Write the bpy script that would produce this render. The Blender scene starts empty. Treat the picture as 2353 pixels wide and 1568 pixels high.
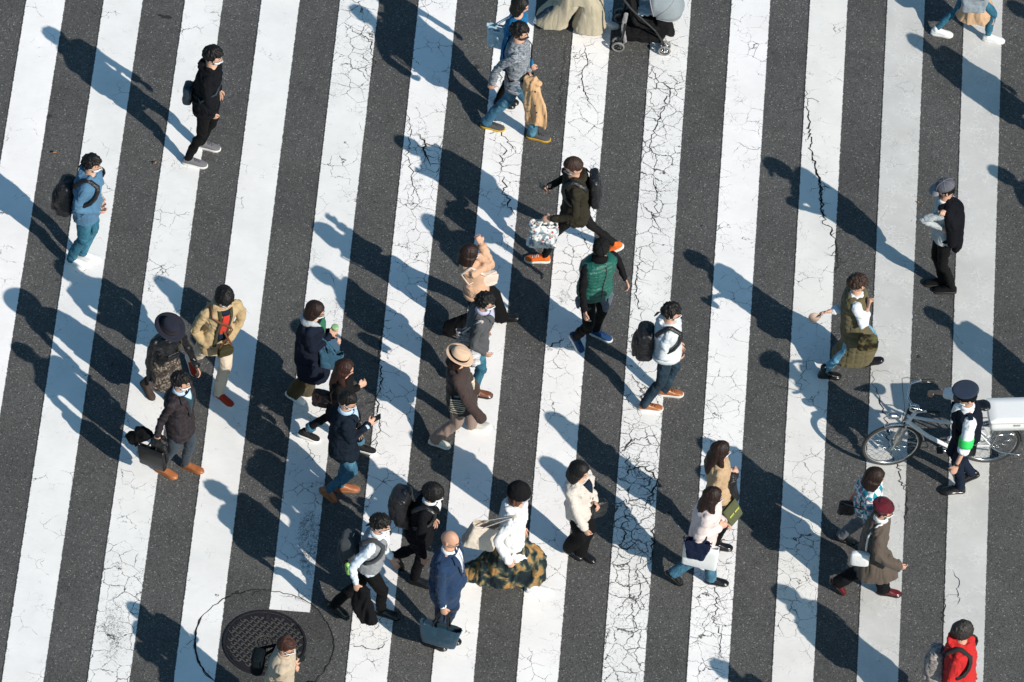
import bpy, math, random
import numpy as np
from mathutils import Vector, Matrix
from mathutils.bvhtree import BVHTree
R=math.radians; PI=math.pi
rng=np.random.default_rng(7); random.seed(5)
scene=bpy.context.scene; C=scene.collection
def V(*a): return np.array(a,dtype=float)
def nrm(v):
    v=np.asarray(v,float); n=np.linalg.norm(v)
    return v/n if n>1e-9 else v
UP=V(0,0,1)
# ------------------------------------------------------------ camera
PHI=R(48.5); FPX=15400.0; SC=208.5; ROLL=R(5.0)
DIST=FPX/SC
F_=V(0,math.cos(PHI),-math.sin(PHI)); R0=V(1,0,0); U0=V(0,math.sin(PHI),math.cos(PHI))
CX=math.cos(ROLL)*R0+math.sin(ROLL)*U0; CY=-math.sin(ROLL)*R0+math.cos(ROLL)*U0
CAM=-F_*DIST
def G(px,py,z=0.0):
    d=F_*FPX+CX*(px-1176.5)-CY*(py-784.0)
    t=(z-CAM[2])/d[2]
    return CAM+d*t
cd=bpy.data.cameras.new('camera'); co=bpy.data.objects.new('camera',cd); C.objects.link(co)
cd.sensor_width=36; cd.lens=36*FPX/2353.0; cd.clip_start=1; cd.clip_end=2000
m=Matrix((( *CX,0),( *CY,0),( *(-F_),0),(0,0,0,1))).transposed()
m.translation=Vector(CAM); co.matrix_world=m
scene.camera=co
# ------------------------------------------------------------ light
g0=G(1500,930); g1=G(1500-374,930-290)
sv=(g1-g0)[:2]; slen=np.linalg.norm(sv)
SUN_EL=math.atan2(1.66,slen)
tosun=nrm(V(-sv[0]/slen*math.cos(SUN_EL),-sv[1]/slen*math.cos(SUN_EL),math.sin(SUN_EL)))
sd=bpy.data.lights.new('sun','SUN'); so=bpy.data.objects.new('sun',sd); C.objects.link(so)
so.location=(10,-10,20)
so.rotation_euler=Vector(tosun).to_track_quat('Z','Y').to_euler()
sd.energy=5.0; sd.angle=R(0.53); sd.color=(1.0,0.925,0.82)
w=bpy.data.worlds.new('World'); scene.world=w; w.use_nodes=True
nt=w.node_tree; bg=nt.nodes['Background']
sky=nt.nodes.new('ShaderNodeTexSky'); sky.sky_type='NISHITA'; sky.sun_disc=False
sky.sun_elevation=SUN_EL; sky.sun_rotation=math.atan2(tosun[0],tosun[1])
mx=nt.nodes.new('ShaderNodeMix'); mx.data_type='RGBA'; mx.blend_type='MULTIPLY'; mx.inputs[0].default_value=1
nt.links.new(sky.outputs[0],mx.inputs[6]); mx.inputs[7].default_value=(0.66,1.02,1.10,1)
nt.links.new(mx.outputs[2],bg.inputs[0]); bg.inputs[1].default_value=0.091
scene.view_settings.view_transform='Standard'; scene.view_settings.look='None'; scene.view_settings.exposure=0
scene.cycles.max_bounces=5; scene.cycles.diffuse_bounces=3; scene.cycles.glossy_bounces=2
try: scene.cycles.use_denoising=True
except Exception: pass
# ------------------------------------------------------------ noise
_T=rng.random((64,64,64))
def vn(p,seed=0):
    p=np.asarray(p,float)+seed*7.31
    i=np.floor(p).astype(int); f=p-i; f=f*f*(3-2*f)
    i0=i&63; i1=(i+1)&63
    x0,y0,z0=i0.T; x1,y1,z1=i1.T; fx,fy,fz=f.T
    c=lambda a,b,d:_T[a,b,d]
    v=((c(x0,y0,z0)*(1-fx)+c(x1,y0,z0)*fx)*(1-fy)+(c(x0,y1,z0)*(1-fx)+c(x1,y1,z0)*fx)*fy)*(1-fz)
    v+=((c(x0,y0,z1)*(1-fx)+c(x1,y0,z1)*fx)*(1-fy)+(c(x0,y1,z1)*(1-fx)+c(x1,y1,z1)*fx)*fy)*fz
    return v
def ridge(p,seed=0): return 1-np.abs(2*vn(p,seed)-1)*2
# ------------------------------------------------------------ objects
def tag(o,label=None,cat=None,group=None,kind=None):
    if label: o['label']=label
    if cat: o['category']=cat
    if group: o['group']=group
    if kind: o['kind']=kind
    return o
def empty(name,loc,rz=0.0):
    o=bpy.data.objects.new(name,None); C.objects.link(o)
    o.location=loc; o.rotation_euler=(0,0,rz); o.empty_display_size=.2
    root_inv[o.name]=(np.array(loc,float),rz)
    return o
root_inv={}
def tolocal(v,root):
    v=np.asarray(v,float).reshape(-1,3)
    if root is None: return v
    r=root
    while r.parent is not None: r=r.parent
    loc,rz=root_inv[r.name]
    q=v-loc; c,s=math.cos(-rz),math.sin(-rz)
    return np.stack([q[:,0]*c-q[:,1]*s,q[:,0]*s+q[:,1]*c,q[:,2]],1)
JOBS=[]
class M:
    def __init__(s): s.v=[]; s.f=[]
    def add(s,vs,fs):
        b=len(s.v); s.v.extend([tuple(x) for x in vs]); s.f.extend([tuple(i+b for i in f) for f in fs]); return s
    def loft(s,rings,cap=True,closed=False):
        n=len(rings[0]); b=len(s.v)
        for r in rings: s.v.extend([tuple(x) for x in r])
        k=len(rings); rr=range(k if closed else k-1)
        for i in rr:
            j=(i+1)%k
            for a in range(n):
                c=(a+1)%n
                s.f.append((b+i*n+a,b+i*n+c,b+j*n+c,b+j*n+a))
        if cap and not closed:
            s.f.append(tuple(b+a for a in range(n))[::-1])
            s.f.append(tuple(b+(k-1)*n+a for a in range(n)))
        return s
    def ering(s,c,A,B,n=16,e=1.0):
        t=np.linspace(0,2*PI,n,endpoint=False); ct,st=np.cos(t),np.sin(t)
        ct=np.sign(ct)*np.abs(ct)**e; st=np.sign(st)*np.abs(st)**e
        return [c+A*x+B*y for x,y in zip(ct,st)]
    def limb(s,pts,rad,n=12,sub=4,flat=1.0,side=None,ends=True,blunt=0):
        pts=[np.asarray(p,float) for p in pts]; rad=list(rad)
        P=[];Q=[]
        for i in range(len(pts)-1):
            p0=pts[max(i-1,0)];p1=pts[i];p2=pts[i+1];p3=pts[min(i+2,len(pts)-1)]
            for k in range(sub):
                t=k/sub
                c=.5*((2*p1)+(-p0+p2)*t+(2*p0-5*p1+4*p2-p3)*t*t+(-p0+3*p1-3*p2+p3)*t**3)
                l=p1+(p2-p1)*t
                P.append(l*.6+c*.4); Q.append(rad[i]+(rad[i+1]-rad[i])*t)
        P.append(pts[-1]); Q.append(rad[-1])
        rings=[]; N=len(P)
        prev=None
        for i in range(N):
            d=nrm(P[min(i+1,N-1)]-P[max(i-1,0)])
            if prev is None:
                a=side if side is not None else (V(1,0,0) if abs(d[0])<.8 else V(0,1,0))
                a=nrm(a-d*np.dot(a,d))
            else: a=nrm(prev-d*np.dot(prev,d))
            prev=a; b=np.cross(d,a)
            if i==0 and ends:
                for q,o in ((.45,-.8),(.8,-.5)): rings.append(s.ering(P[i]+d*Q[i]*o,a*Q[i]*q,b*Q[i]*q*flat,n))
            rings.append(s.ering(P[i],a*Q[i],b*Q[i]*flat,n))
            if i==N-1 and ends and not blunt:
                for q,o in ((.8,.5),(.45,.8)): rings.append(s.ering(P[i]+d*Q[i]*o,a*Q[i]*q,b*Q[i]*q*flat,n))
        return s.loft(rings)
    def ell(s,c,A,B,Cc,nu=16,nv=10):
        rings=[]
        for j in range(1,nv):
            t=PI*j/nv
            rings.append(s.ering(c-Cc*math.cos(t),A*math.sin(t),B*math.sin(t),nu))
        return s.loft(rings)
    def box(s,c,A,B,Cc):
        vs=[c+A*i+B*j+Cc*k for i in(-1,1) for j in(-1,1) for k in(-1,1)]
        return s.add(vs,[(0,1,3,2),(4,6,7,5),(0,4,5,1),(2,3,7,6),(0,2,6,4),(1,5,7,3)])
    def rbox(s,c,A,B,Cc,e=.45,n=20,tap=1.0,round_=.85):
        # rounded box lofted along C
        rings=[]
        for t,q in ((-1,.55),(-.93,.85),(-.8,1),(0,1),(.8,1),(.93,round_),(1,round_*.6)):
            k=q*(1+(tap-1)*(t+1)/2)
            rings.append(s.ering(c+Cc*t,A*k,B*k,n,e))
        return s.loft(rings)
    def torus(s,c,A,B,r,n=40,k=8,a0=0,a1=2*PI,flat=1.0):
        ax=nrm(np.cross(A,B)); rings=[]; full=abs(a1-a0-2*PI)<1e-6
        for i in range(n if full else n+1):
            t=a0+(a1-a0)*i/n
            d=A*math.cos(t)+B*math.sin(t)
            rings.append(s.ering(c+d,nrm(d)*r,ax*r*flat,k))
        return s.loft(rings,cap=not full,closed=full)
    def tube(s,pts,r,n=8,sub=1):
        return s.limb(pts,[r]*len(pts),n=n,sub=sub,ends=False)
    def ribbon(s,pts,nors,wd,th=.004):
        # flat strap along pts, nors outward
        rings=[];N=len(pts)
        for i in range(N):
            d=nrm(pts[min(i+1,N-1)]-pts[max(i-1,0)]); n_=nrm(nors[i]-d*np.dot(nors[i],d)); sd_=np.cross(d,n_)
            rings.append([pts[i]+sd_*wd/2-n_*th,pts[i]-sd_*wd/2-n_*th,pts[i]-sd_*wd/2*.9+n_*th,pts[i]+sd_*wd/2*.9+n_*th])
        return s.loft(rings)
    def build(s,name,mat,parent=None,smooth=True,bevel=0,sub=0,solid=0,orig=None):
        me=bpy.data.meshes.new(name)
        if parent is None and orig is not None: vs=np.asarray(s.v)-orig
        else: vs=tolocal(s.v,parent)
        me.from_pydata([tuple(x) for x in vs],[],s.f); me.validate(); me.update()
        if smooth: me.polygons.foreach_set('use_smooth',[True]*len(me.polygons))
        o=bpy.data.objects.new(name,me); C.objects.link(o); o.parent=parent
        if orig is not None and parent is None: o.location=orig
        me.materials.append(mat)
        if bevel:
            b=o.modifiers.new('bevel','BEVEL'); b.width=bevel; b.segments=2
        if solid:
            b=o.modifiers.new('solid','SOLIDIFY'); b.thickness=solid; b.offset=0
        if sub:
            b=o.modifiers.new('sub','SUBSURF'); b.levels=sub; b.render_levels=sub
        return o
    def fuse(s,name,mat,parent,vox=.011,fold=None,smooth=3,dec=0,orig=None):
        # union of the shapes as one continuous surface, baked at the end
        o=s.build(name,mat,parent,orig=orig)
        r=o.modifiers.new('r','REMESH'); r.mode='VOXEL'; r.voxel_size=vox
        sm=o.modifiers.new('s','SMOOTH'); sm.iterations=smooth; sm.factor=.6
        if dec:
            d=o.modifiers.new('d','DECIMATE'); d.ratio=dec
        JOBS.append((o,fold))
        return o
    def bvh(s): return BVHTree.FromPolygons([Vector(x) for x in s.v],s.f)
def bake():
    bpy.context.view_layer.update()
    dg=bpy.context.evaluated_depsgraph_get()
    for o,fold in JOBS:
        ev=o.evaluated_get(dg)
        me=bpy.data.meshes.new_from_object(ev)
        n=len(me.vertices)
        if fold and n:
            co_=np.empty(n*3); me.vertices.foreach_get('co',co_); co_=co_.reshape(-1,3)
            no=np.empty(n*3); me.vertices.foreach_get('normal',no); no=no.reshape(-1,3)
            co_=co_+no*fold(co_)[:,None]
            me.vertices.foreach_set('co',co_.ravel()); me.update()
        me.polygons.foreach_set('use_smooth',[True]*len(me.polygons))
        old=o.data; o.modifiers.clear(); o.data=me; me.name=o.name
        bpy.data.meshes.remove(old)
    JOBS.clear()
def crease(p,seed=0,pw=5):
    v=vn(p,seed); n=1-np.abs(2*v-1)
    return (v-.5)*1.5-1.15*np.clip(n,0,1)**pw
# fold functions -------------------------------------------------
def f_top(amp=.009,seed=0):
    def f(p):
        q=np.stack([p[:,0]*9+p[:,2]*4,p[:,1]*9+p[:,2]*3,p[:,2]*9-p[:,0]*4],1)
        w_=vn(p*5,seed+9)[:,None]*2.2
        a=crease(q*.95+w_,seed); b=crease(q*1.9+3+w_,seed+1,4); c=crease(np.stack([p[:,0]*7,p[:,1]*7,p[:,2]*20],1)+w_,seed+2,4)
        return np.clip(amp*(a*.95+b*.5+c*.45),-.013,.02)
    return f
def f_trou(amp=.009,seed=0):
    def f(p):
        q=np.stack([p[:,0]*7,p[:,1]*7,p[:,2]*13+p[:,0]*6],1)
        v=ridge(np.stack([p[:,0]*16,p[:,1]*16,p[:,2]*2.5],1),seed+5)
        k=np.clip(1-np.abs(p[:,2]-.45)/.25,0,1)+np.clip(1-p[:,2]/.18,0,1)+np.clip((p[:,2]-.7)/.2,0,1)
        w_=vn(p*6,seed+9)[:,None]*1.6
        return np.clip(amp*(crease(q+w_,seed)*(.5+.9*k)+crease(q*2+w_,seed+3,4)*.5*k+v*.3-.05),-.011,.02)
    return f
def f_drape(amp=.014,seed=0,fr=13):
    def f(p):
        q=np.stack([p[:,0]*fr,p[:,1]*fr,p[:,2]*1.8],1)
        w_=vn(p*3,seed+9)[:,None]*1.5
        return amp*(ridge(q+w_,seed)*.75+crease(q*1.9+1+w_,seed+2,4)*.45-.2)
    return f
def f_coat(amp=.012,seed=0,z0=.95):
    a=f_top(amp*.8,seed); b=f_drape(amp,seed+3,10)
    def f(p):
        k=np.clip((z0+.1-p[:,2])/.25,0,1)
        return a(p)*(1-k)+b(p)*k
    return f
def f_puff(amp=.012,step=.075,seed=0,lat=0):
    def f(p):
        z=p[:,2]+.01*vn(p*6,seed)
        a=np.abs(np.sin(z/step*PI))**.5
        if lat: a=np.minimum(a,np.abs(np.sin((np.arctan2(p[:,1],p[:,0]))*lat))**.4)
        return amp*(a-.6)+.004*ridge(p*18,seed)
    return f
def f_crump(amp=.02,seed=0,fr=12):
    def f(p): return amp*(crease(p*fr,seed,4)+.5*crease(p*fr*2,seed+1,4)-.1)
    return f
def f_hair(amp=.006,seed=0,c=None):
    def f(p):
        cc=p.mean(0) if c is None else c
        az=np.arctan2(p[:,1]-cc[1],p[:,0]-cc[0])
        q=np.stack([np.cos(az)*7,np.sin(az)*7,p[:,2]*7],1)
        return amp*(ridge(q,seed)+.6*ridge(p*38,seed+1)-.5)
    return f
# ------------------------------------------------------------ materials
MATS={}
class N:
    def __init__(s,name):
        s.m=bpy.data.materials.new(name); s.m.use_nodes=True; s.t=s.m.node_tree
        s.b=s.t.nodes['Principled BSDF']; s.tc=s.t.nodes.new('ShaderNodeTexCoord')
    def n(s,typ,**k):
        o=s.t.nodes.new(typ)
        for a,b in k.items(): setattr(o,a,b)
        return o
    def l(s,a,b): s.t.links.new(a,b)
    def map(s,sc=(1,1,1),rot=(0,0,0),src=None):
        o=s.n('ShaderNodeMapping'); o.inputs['Scale'].default_value=sc; o.inputs['Rotation'].default_value=rot
        s.l(src or s.tc.outputs['Object'],o.inputs[0]); return o.outputs[0]
    def noise(s,scale,vec=None,det=3,rough=.55,dist=0):
        o=s.n('ShaderNodeTexNoise'); o.inputs['Scale'].default_value=scale; o.inputs['Detail'].default_value=det
        o.inputs['Roughness'].default_value=rough; o.inputs['Distortion'].default_value=dist
        s.l(vec or s.tc.outputs['Object'],o.inputs['Vector']); return o
    def vor(s,scale,vec=None,feature='F1'):
        o=s.n('ShaderNodeTexVoronoi'); o.feature=feature; o.inputs['Scale'].default_value=scale
        s.l(vec or s.tc.outputs['Object'],o.inputs['Vector']); return o
    def ramp(s,fac,stops,interp='LINEAR'):
        o=s.n('ShaderNodeValToRGB'); o.color_ramp.interpolation=interp; e=o.color_ramp.elements
        while len(e)>1: e.remove(e[-1])
        e[0].position=stops[0][0]; e[0].color=(*stops[0][1],1) if len(stops[0][1])==3 else stops[0][1]
        for p,c in stops[1:]:
            x=e.new(p); x.color=(*c,1)
        s.l(fac,o.inputs[0]); return o.outputs[0]
    def mr(s,v,a,b,c=0,d=1):
        o=s.n('ShaderNodeMapRange'); s.l(v,o.inputs[0])
        for i,x in enumerate((a,b,c,d)):
            if isinstance(x,(int,float)): o.inputs[i+1].default_value=x
            else: s.l(x,o.inputs[i+1])
        return o.outputs[0]
    def math(s,op,a,b=None,c=None,clamp=False):
        o=s.n('ShaderNodeMath',operation=op,use_clamp=clamp)
        for i,x in enumerate((a,b,c)):
            if x is None: continue
            if isinstance(x,(int,float)): o.inputs[i].default_value=x
            else: s.l(x,o.inputs[i])
        return o.outputs[0]
    def mix(s,f,a,b,bt='MIX'):
        o=s.n('ShaderNodeMix',data_type='RGBA',blend_type=bt)
        for i,x in ((0,f),(6,a),(7,b)):
            if isinstance(x,(int,float)): o.inputs[i].default_value=x
            elif isinstance(x,tuple): o.inputs[i].default_value=(*x,1)
            else: s.l(x,o.inputs[i])
        return o.outputs[2]
    def bump(s,h,st=.3,dist=.01):
        o=s.n('ShaderNodeBump'); o.inputs['Strength'].default_value=st; o.inputs['Distance'].default_value=dist
        s.l(h,o.inputs['Height']); s.l(o.outputs[0],s.b.inputs['Normal'])
    def fin(s,col,rough=.85,spec=.3,metal=0,sheen=0,coat=0):
        if isinstance(col,tuple): s.b.inputs['Base Color'].default_value=(*col,1)
        else: s.l(col,s.b.inputs['Base Color'])
        if isinstance(rough,(int,float)): s.b.inputs['Roughness'].default_value=rough
        else: s.l(rough,s.b.inputs['Roughness'])
        s.b.inputs['Specular IOR Level'].default_value=spec; s.b.inputs['Metallic'].default_value=metal
        s.b.inputs['Sheen Weight'].default_value=sheen; s.b.inputs['Coat Weight'].default_value=coat
        return s.m
def sc3(c,k): return tuple(min(1,x*k) for x in c)
def cloth(name,col,kind='plain',col2=None,rough=.85,spec=.25):
    key=(name,)
    if name in MATS: return MATS[name]
    a=N(name)
    if kind=='plain':
        nz=a.noise(9,det=5); c=a.mix(nz.outputs[0],sc3(col,.78),sc3(col,1.2))
        fine=a.noise(120,det=2); c=a.mix(.22,c,a.mix(fine.outputs[0],sc3(col,.5),sc3(col,1.5)))
        h=a.noise(28,a.map((1,1,.7)),det=4,dist=.6); a.bump(h.outputs[0],.35,.012)
        dk=max(col)<.05; m=a.fin(c,rough,.12 if dk else spec,sheen=0 if dk else .1)
    elif kind=='shiny':
        nz=a.noise(10,det=4); c=a.mix(nz.outputs[0],sc3(col,.7),sc3(col,1.3))
        h=a.noise(22,a.map((1,1,1.6)),det=4,dist=1.2); a.bump(h.outputs[0],.7,.016)
        m=a.fin(c,.38,.5)
    elif kind=='marl':
        nz=a.noise(38,a.map((.7,.7,3.2),(0.3,0.2,0)),det=4,dist=.4); c=a.ramp(nz.outputs[0],[(.36,col),(.62,col2)])
        h=a.noise(22,det=4); a.bump(h.outputs[0],.35,.012); m=a.fin(c,.9,.2)
    elif kind=='denim':
        nz=a.noise(5,a.map((1,1,.6)),det=4); nf=a.noise(60,a.map((1,1,.3)),det=3)
        f=a.math('ADD',a.math('MULTIPLY',nz.outputs[0],.75),a.math('MULTIPLY',nf.outputs[0],.35))
        c=a.ramp(f,[(.33,sc3(col,.55)),(.52,col),(.72,col2 or sc3(col,1.9))])
        h=a.noise(24,a.map((1,1,1.5)),det=4,dist=.8); a.bump(h.outputs[0],.5,.014); m=a.fin(c,.85,.25)
    elif kind=='check':
        ck=a.n('ShaderNodeTexChecker'); ck.inputs['Scale'].default_value=15
        a.l(a.map((1,1,1),(0.2,0.15,.3)),ck.inputs[0]); ck.inputs[1].default_value=(*col,1); ck.inputs[2].default_value=(*col2,1)
        wv=a.n('ShaderNodeTexWave'); wv.inputs['Scale'].default_value=2.4; a.l(a.map((0,0,1)),wv.inputs[0]); wv.bands_direction='Z'
        c=a.mix(a.mr(wv.outputs[1],.965,.985),ck.outputs[0],(.5,.12,.16))
        h=a.noise(25,det=4); a.bump(h.outputs[0],.4,.012); m=a.fin(c,.85,.2)
    elif kind=='tweed':
        w1=a.n('ShaderNodeTexWave',bands_direction='Z'); w1.inputs['Scale'].default_value=4.2
        w2=a.n('ShaderNodeTexWave',bands_direction='Y'); w2.inputs['Scale'].default_value=4.2
        a.l(a.map(),w1.inputs[0]); a.l(a.map(),w2.inputs[0])
        f=a.math('MAXIMUM',a.mr(w1.outputs[1],.7,.95),a.mr(w2.outputs[1],.75,.95))
        c=a.mix(a.math('MULTIPLY',f,.8),col,col2); nz=a.noise(14,det=4); c=a.mix(.5,c,a.mix(nz.outputs[0],sc3(col,.7),sc3(col,1.4)))
        h=a.noise(25,det=4,dist=.5); a.bump(h.outputs[0],.4,.012); m=a.fin(c,.9,.2)
    elif kind=='tiedye':
        nz=a.noise(5.5,a.map((1,1,.8)),det=4,dist=.5)
        c=a.ramp(nz.outputs[0],[(.38,(.010,.016,.022)),(.47,(.014,.026,.030)),(.52,(.10,.11,.075)),(.56,(.33,.20,.08)),(.62,(.40,.21,.07)),(.67,(.05,.06,.05)),(.72,(.012,.018,.02))])
        a.bump(nz.outputs[0],.1); m=a.fin(c,.8,.2)
    elif kind=='floral':
        v=a.vor(16); n1=a.noise(10,det=3,dist=.6)
        c=a.ramp(n1.outputs[0],[(.38,(.16,.22,.27)),(.46,(.45,.52,.56)),(.52,(.8,.8,.78)),(1,(.82,.8,.78))])
        c=a.mix(a.mr(v.outputs['Distance'],.26,.2),c,col2 or (.5,.05,.04)); m=a.fin(c,.6,.3)
        a.bump(a.noise(18,det=4).outputs[0],.6,.014)
    elif kind=='camo':
        nz=a.noise(13,det=2); c=a.ramp(nz.outputs[0],[(0,(.015,.014,.01)),(.44,(.05,.03,.015)),(.5,(.07,.08,.03)),(.58,(.14,.11,.05))],'CONSTANT'); m=a.fin(c,.8,.2)
    elif kind=='snake':
        v=a.vor(42,feature='F1'); nz=a.noise(9); c=a.ramp(v.outputs['Distance'],[(.3,col),(.55,col2)]); m=a.fin(a.mix(a.mr(nz.outputs[0],.45,.6),c,sc3(col2,.7)),.7,.3)
    elif kind=='woven':
        w1=a.n('ShaderNodeTexWave',bands_direction='Z',wave_profile='SAW'); w1.inputs['Scale'].default_value=9; w1.inputs['Distortion'].default_value=3
        a.l(a.map((1,1,1),(0,0.0,0)),w1.inputs[0]); c=a.ramp(w1.outputs[1],[(.4,col),(.6,col2)]); a.bump(w1.outputs[1],.5,.01); m=a.fin(c,.8,.2)
    elif kind=='leather':
        nz=a.noise(14,det=5); c=a.mix(nz.outputs[0],sc3(col,.6),sc3(col,1.5)); h=a.noise(26,det=5,dist=1.0); a.bump(h.outputs[0],.55,.013); m=a.fin(c,a.mr(nz.outputs[0],.3,.7,.22,.42),.5)
    elif kind=='boa':
        nz=a.noise(75,det=3); c=a.mix(nz.outputs[0],sc3(col,.6),sc3(col,1.15)); n2=a.noise(10,det=4); c=a.mix(.35,c,a.mix(n2.outputs[0],sc3(col,.65),sc3(col,1.2))); a.bump(nz.outputs[0],.8,.014); m=a.fin(c,.95,.1,sheen=.4)
    MATS[name]=m; return m
def skin(name,col):
    if name in MATS: return MATS[name]
    a=N(name); nz=a.noise(14,det=4); c=a.mix(nz.outputs[0],sc3(col,.82),(min(1,col[0]*1.1),col[1]*1.0,col[2]*.98))
    m=a.fin(c,.5,.35); a.b.inputs['Subsurface Weight'].default_value=.0
    a.bump(a.noise(60,det=2).outputs[0],.15,.004)
    MATS[name]=m; return m
def hairm(name,col):
    if name in MATS: return MATS[name]
    a=N(name); nz=a.noise(26,a.map((1,1,.35)),det=5,dist=.8); c=a.mix(nz.outputs[0],sc3(col,.35),sc3(col,1.8))
    st=a.noise(70,a.map((1,1,.18)),det=3); c=a.mix(.45,c,a.mix(st.outputs[0],sc3(col,.2),sc3(col,2.6))); a.bump(a.math('ADD',nz.outputs[0],st.outputs[0]),.6,.010)
    m=a.fin(c,.52,.28); MATS[name]=m; return m
def solid(name,col,rough=.5,metal=0,spec=.5,bump=0,var=.15,coat=0):
    if name in MATS: return MATS[name]
    a=N(name); nz=a.noise(25,det=4); c=a.mix(nz.outputs[0],sc3(col,1-var),sc3(col,1+var))
    if bump: a.bump(nz.outputs[0],bump,.01)
    r=a.mr(nz.outputs[0],.3,.7,max(.05,rough-.07),min(1,rough+.07))
    m=a.fin(c,r,spec,metal,coat=coat); MATS[name]=m; return m
SK=skin('skin_light',(.60,.36,.26)); SK2=skin('skin_tan',(.50,.28,.19)); SK3=skin('skin_pale',(.68,.45,.35))
HB=hairm('hair_black',(.007,.006,.006)); HD=hairm('hair_dark_brown',(.018,.009,.007)); HBR=hairm('hair_brown',(.032,.017,.012)); HG=hairm('hair_greying',(.028,.024,.022))
WHITE=cloth('white_cotton',(.80,.81,.82)); MASKM=solid('mask_white',(.80,.82,.84),.8,var=.05); MASKG=solid('mask_grey',(.42,.42,.44),.8)
MASKB=solid('mask_black',(.02,.02,.022),.8)
BLACKC=cloth('black_cloth',(.0065,.0065,.008)); BLACKL=cloth('black_leather',(.006,.007,.009),'leather')
EYE=solid('eye_dark',(.02,.015,.012),.2); RUB=solid('white_rubber',(.75,.75,.73),.6); RUBK=solid('black_rubber',(.02,.02,.02),.7)
STEEL=solid('chrome_steel',(.62,.63,.64),.22,metal=1); GUN=solid('dark_metal',(.10,.10,.11),.4,metal=.9); BRASS=solid('brass',(.6,.42,.15),.3,metal=1)
PLK=solid('black_plastic',(.018,.018,.02),.35)
# ------------------------------------------------------------ ground
def mat_asphalt(name,base=.060,seed=0):
    a=N(name); P=a.map((1,1,1),(0,0,.3+seed))
    big=a.noise(.9,P,det=5); mid=a.noise(7,P,det=3)
    st=a.vor(95,P); st2=a.vor(210,P)
    # aggregate: every cell its own grey
    r1=a.n('ShaderNodeSeparateColor'); a.l(st.outputs['Color'],r1.inputs[0])
    r2=a.n('ShaderNodeSeparateColor'); a.l(st2.outputs['Color'],r2.inputs[0])
    f=a.math('ADD',a.math('MULTIPLY',r1.outputs[0],.5),a.math('MULTIPLY',r2.outputs[1],.5))
    c=a.ramp(f,[(.1,(base*.50,base*.50,base*.50)),(.5,(base*.95,base*.945,base*.94)),(.85,(base*1.5,base*1.47,base*1.41))])
    spark=a.mr(r1.outputs[2],.972,.985); dark=a.mr(r1.outputs[1],.955,.965)
    c=a.mix(a.math('MULTIPLY',spark,.5),c,(.42,.41,.38)); c=a.mix(a.math('MULTIPLY',dark,.7),c,(.012,.012,.014))
    t=a.mr(a.math('ADD',a.math('MULTIPLY',big.outputs[0],.7),a.math('MULTIPLY',mid.outputs[0],.3)),.3,.7,.76,1.26)
    c2=a.mix(1.0,c,t,'MULTIPLY')
    blot=a.noise(2.3,P,det=2); c2=a.mix(a.math('MULTIPLY',a.mr(blot.outputs[0],.735,.76),.75),c2,(.015,.015,.015))
    a.bump(a.math('ADD',st.outputs['Distance'],mid.outputs[0]),.55,.006)
    return a.fin(c2,.88,.3)
ASPH=mat_asphalt('asphalt_aggregate',.090); PATCH=mat_asphalt('asphalt_patch_fine',.068,2)
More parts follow.
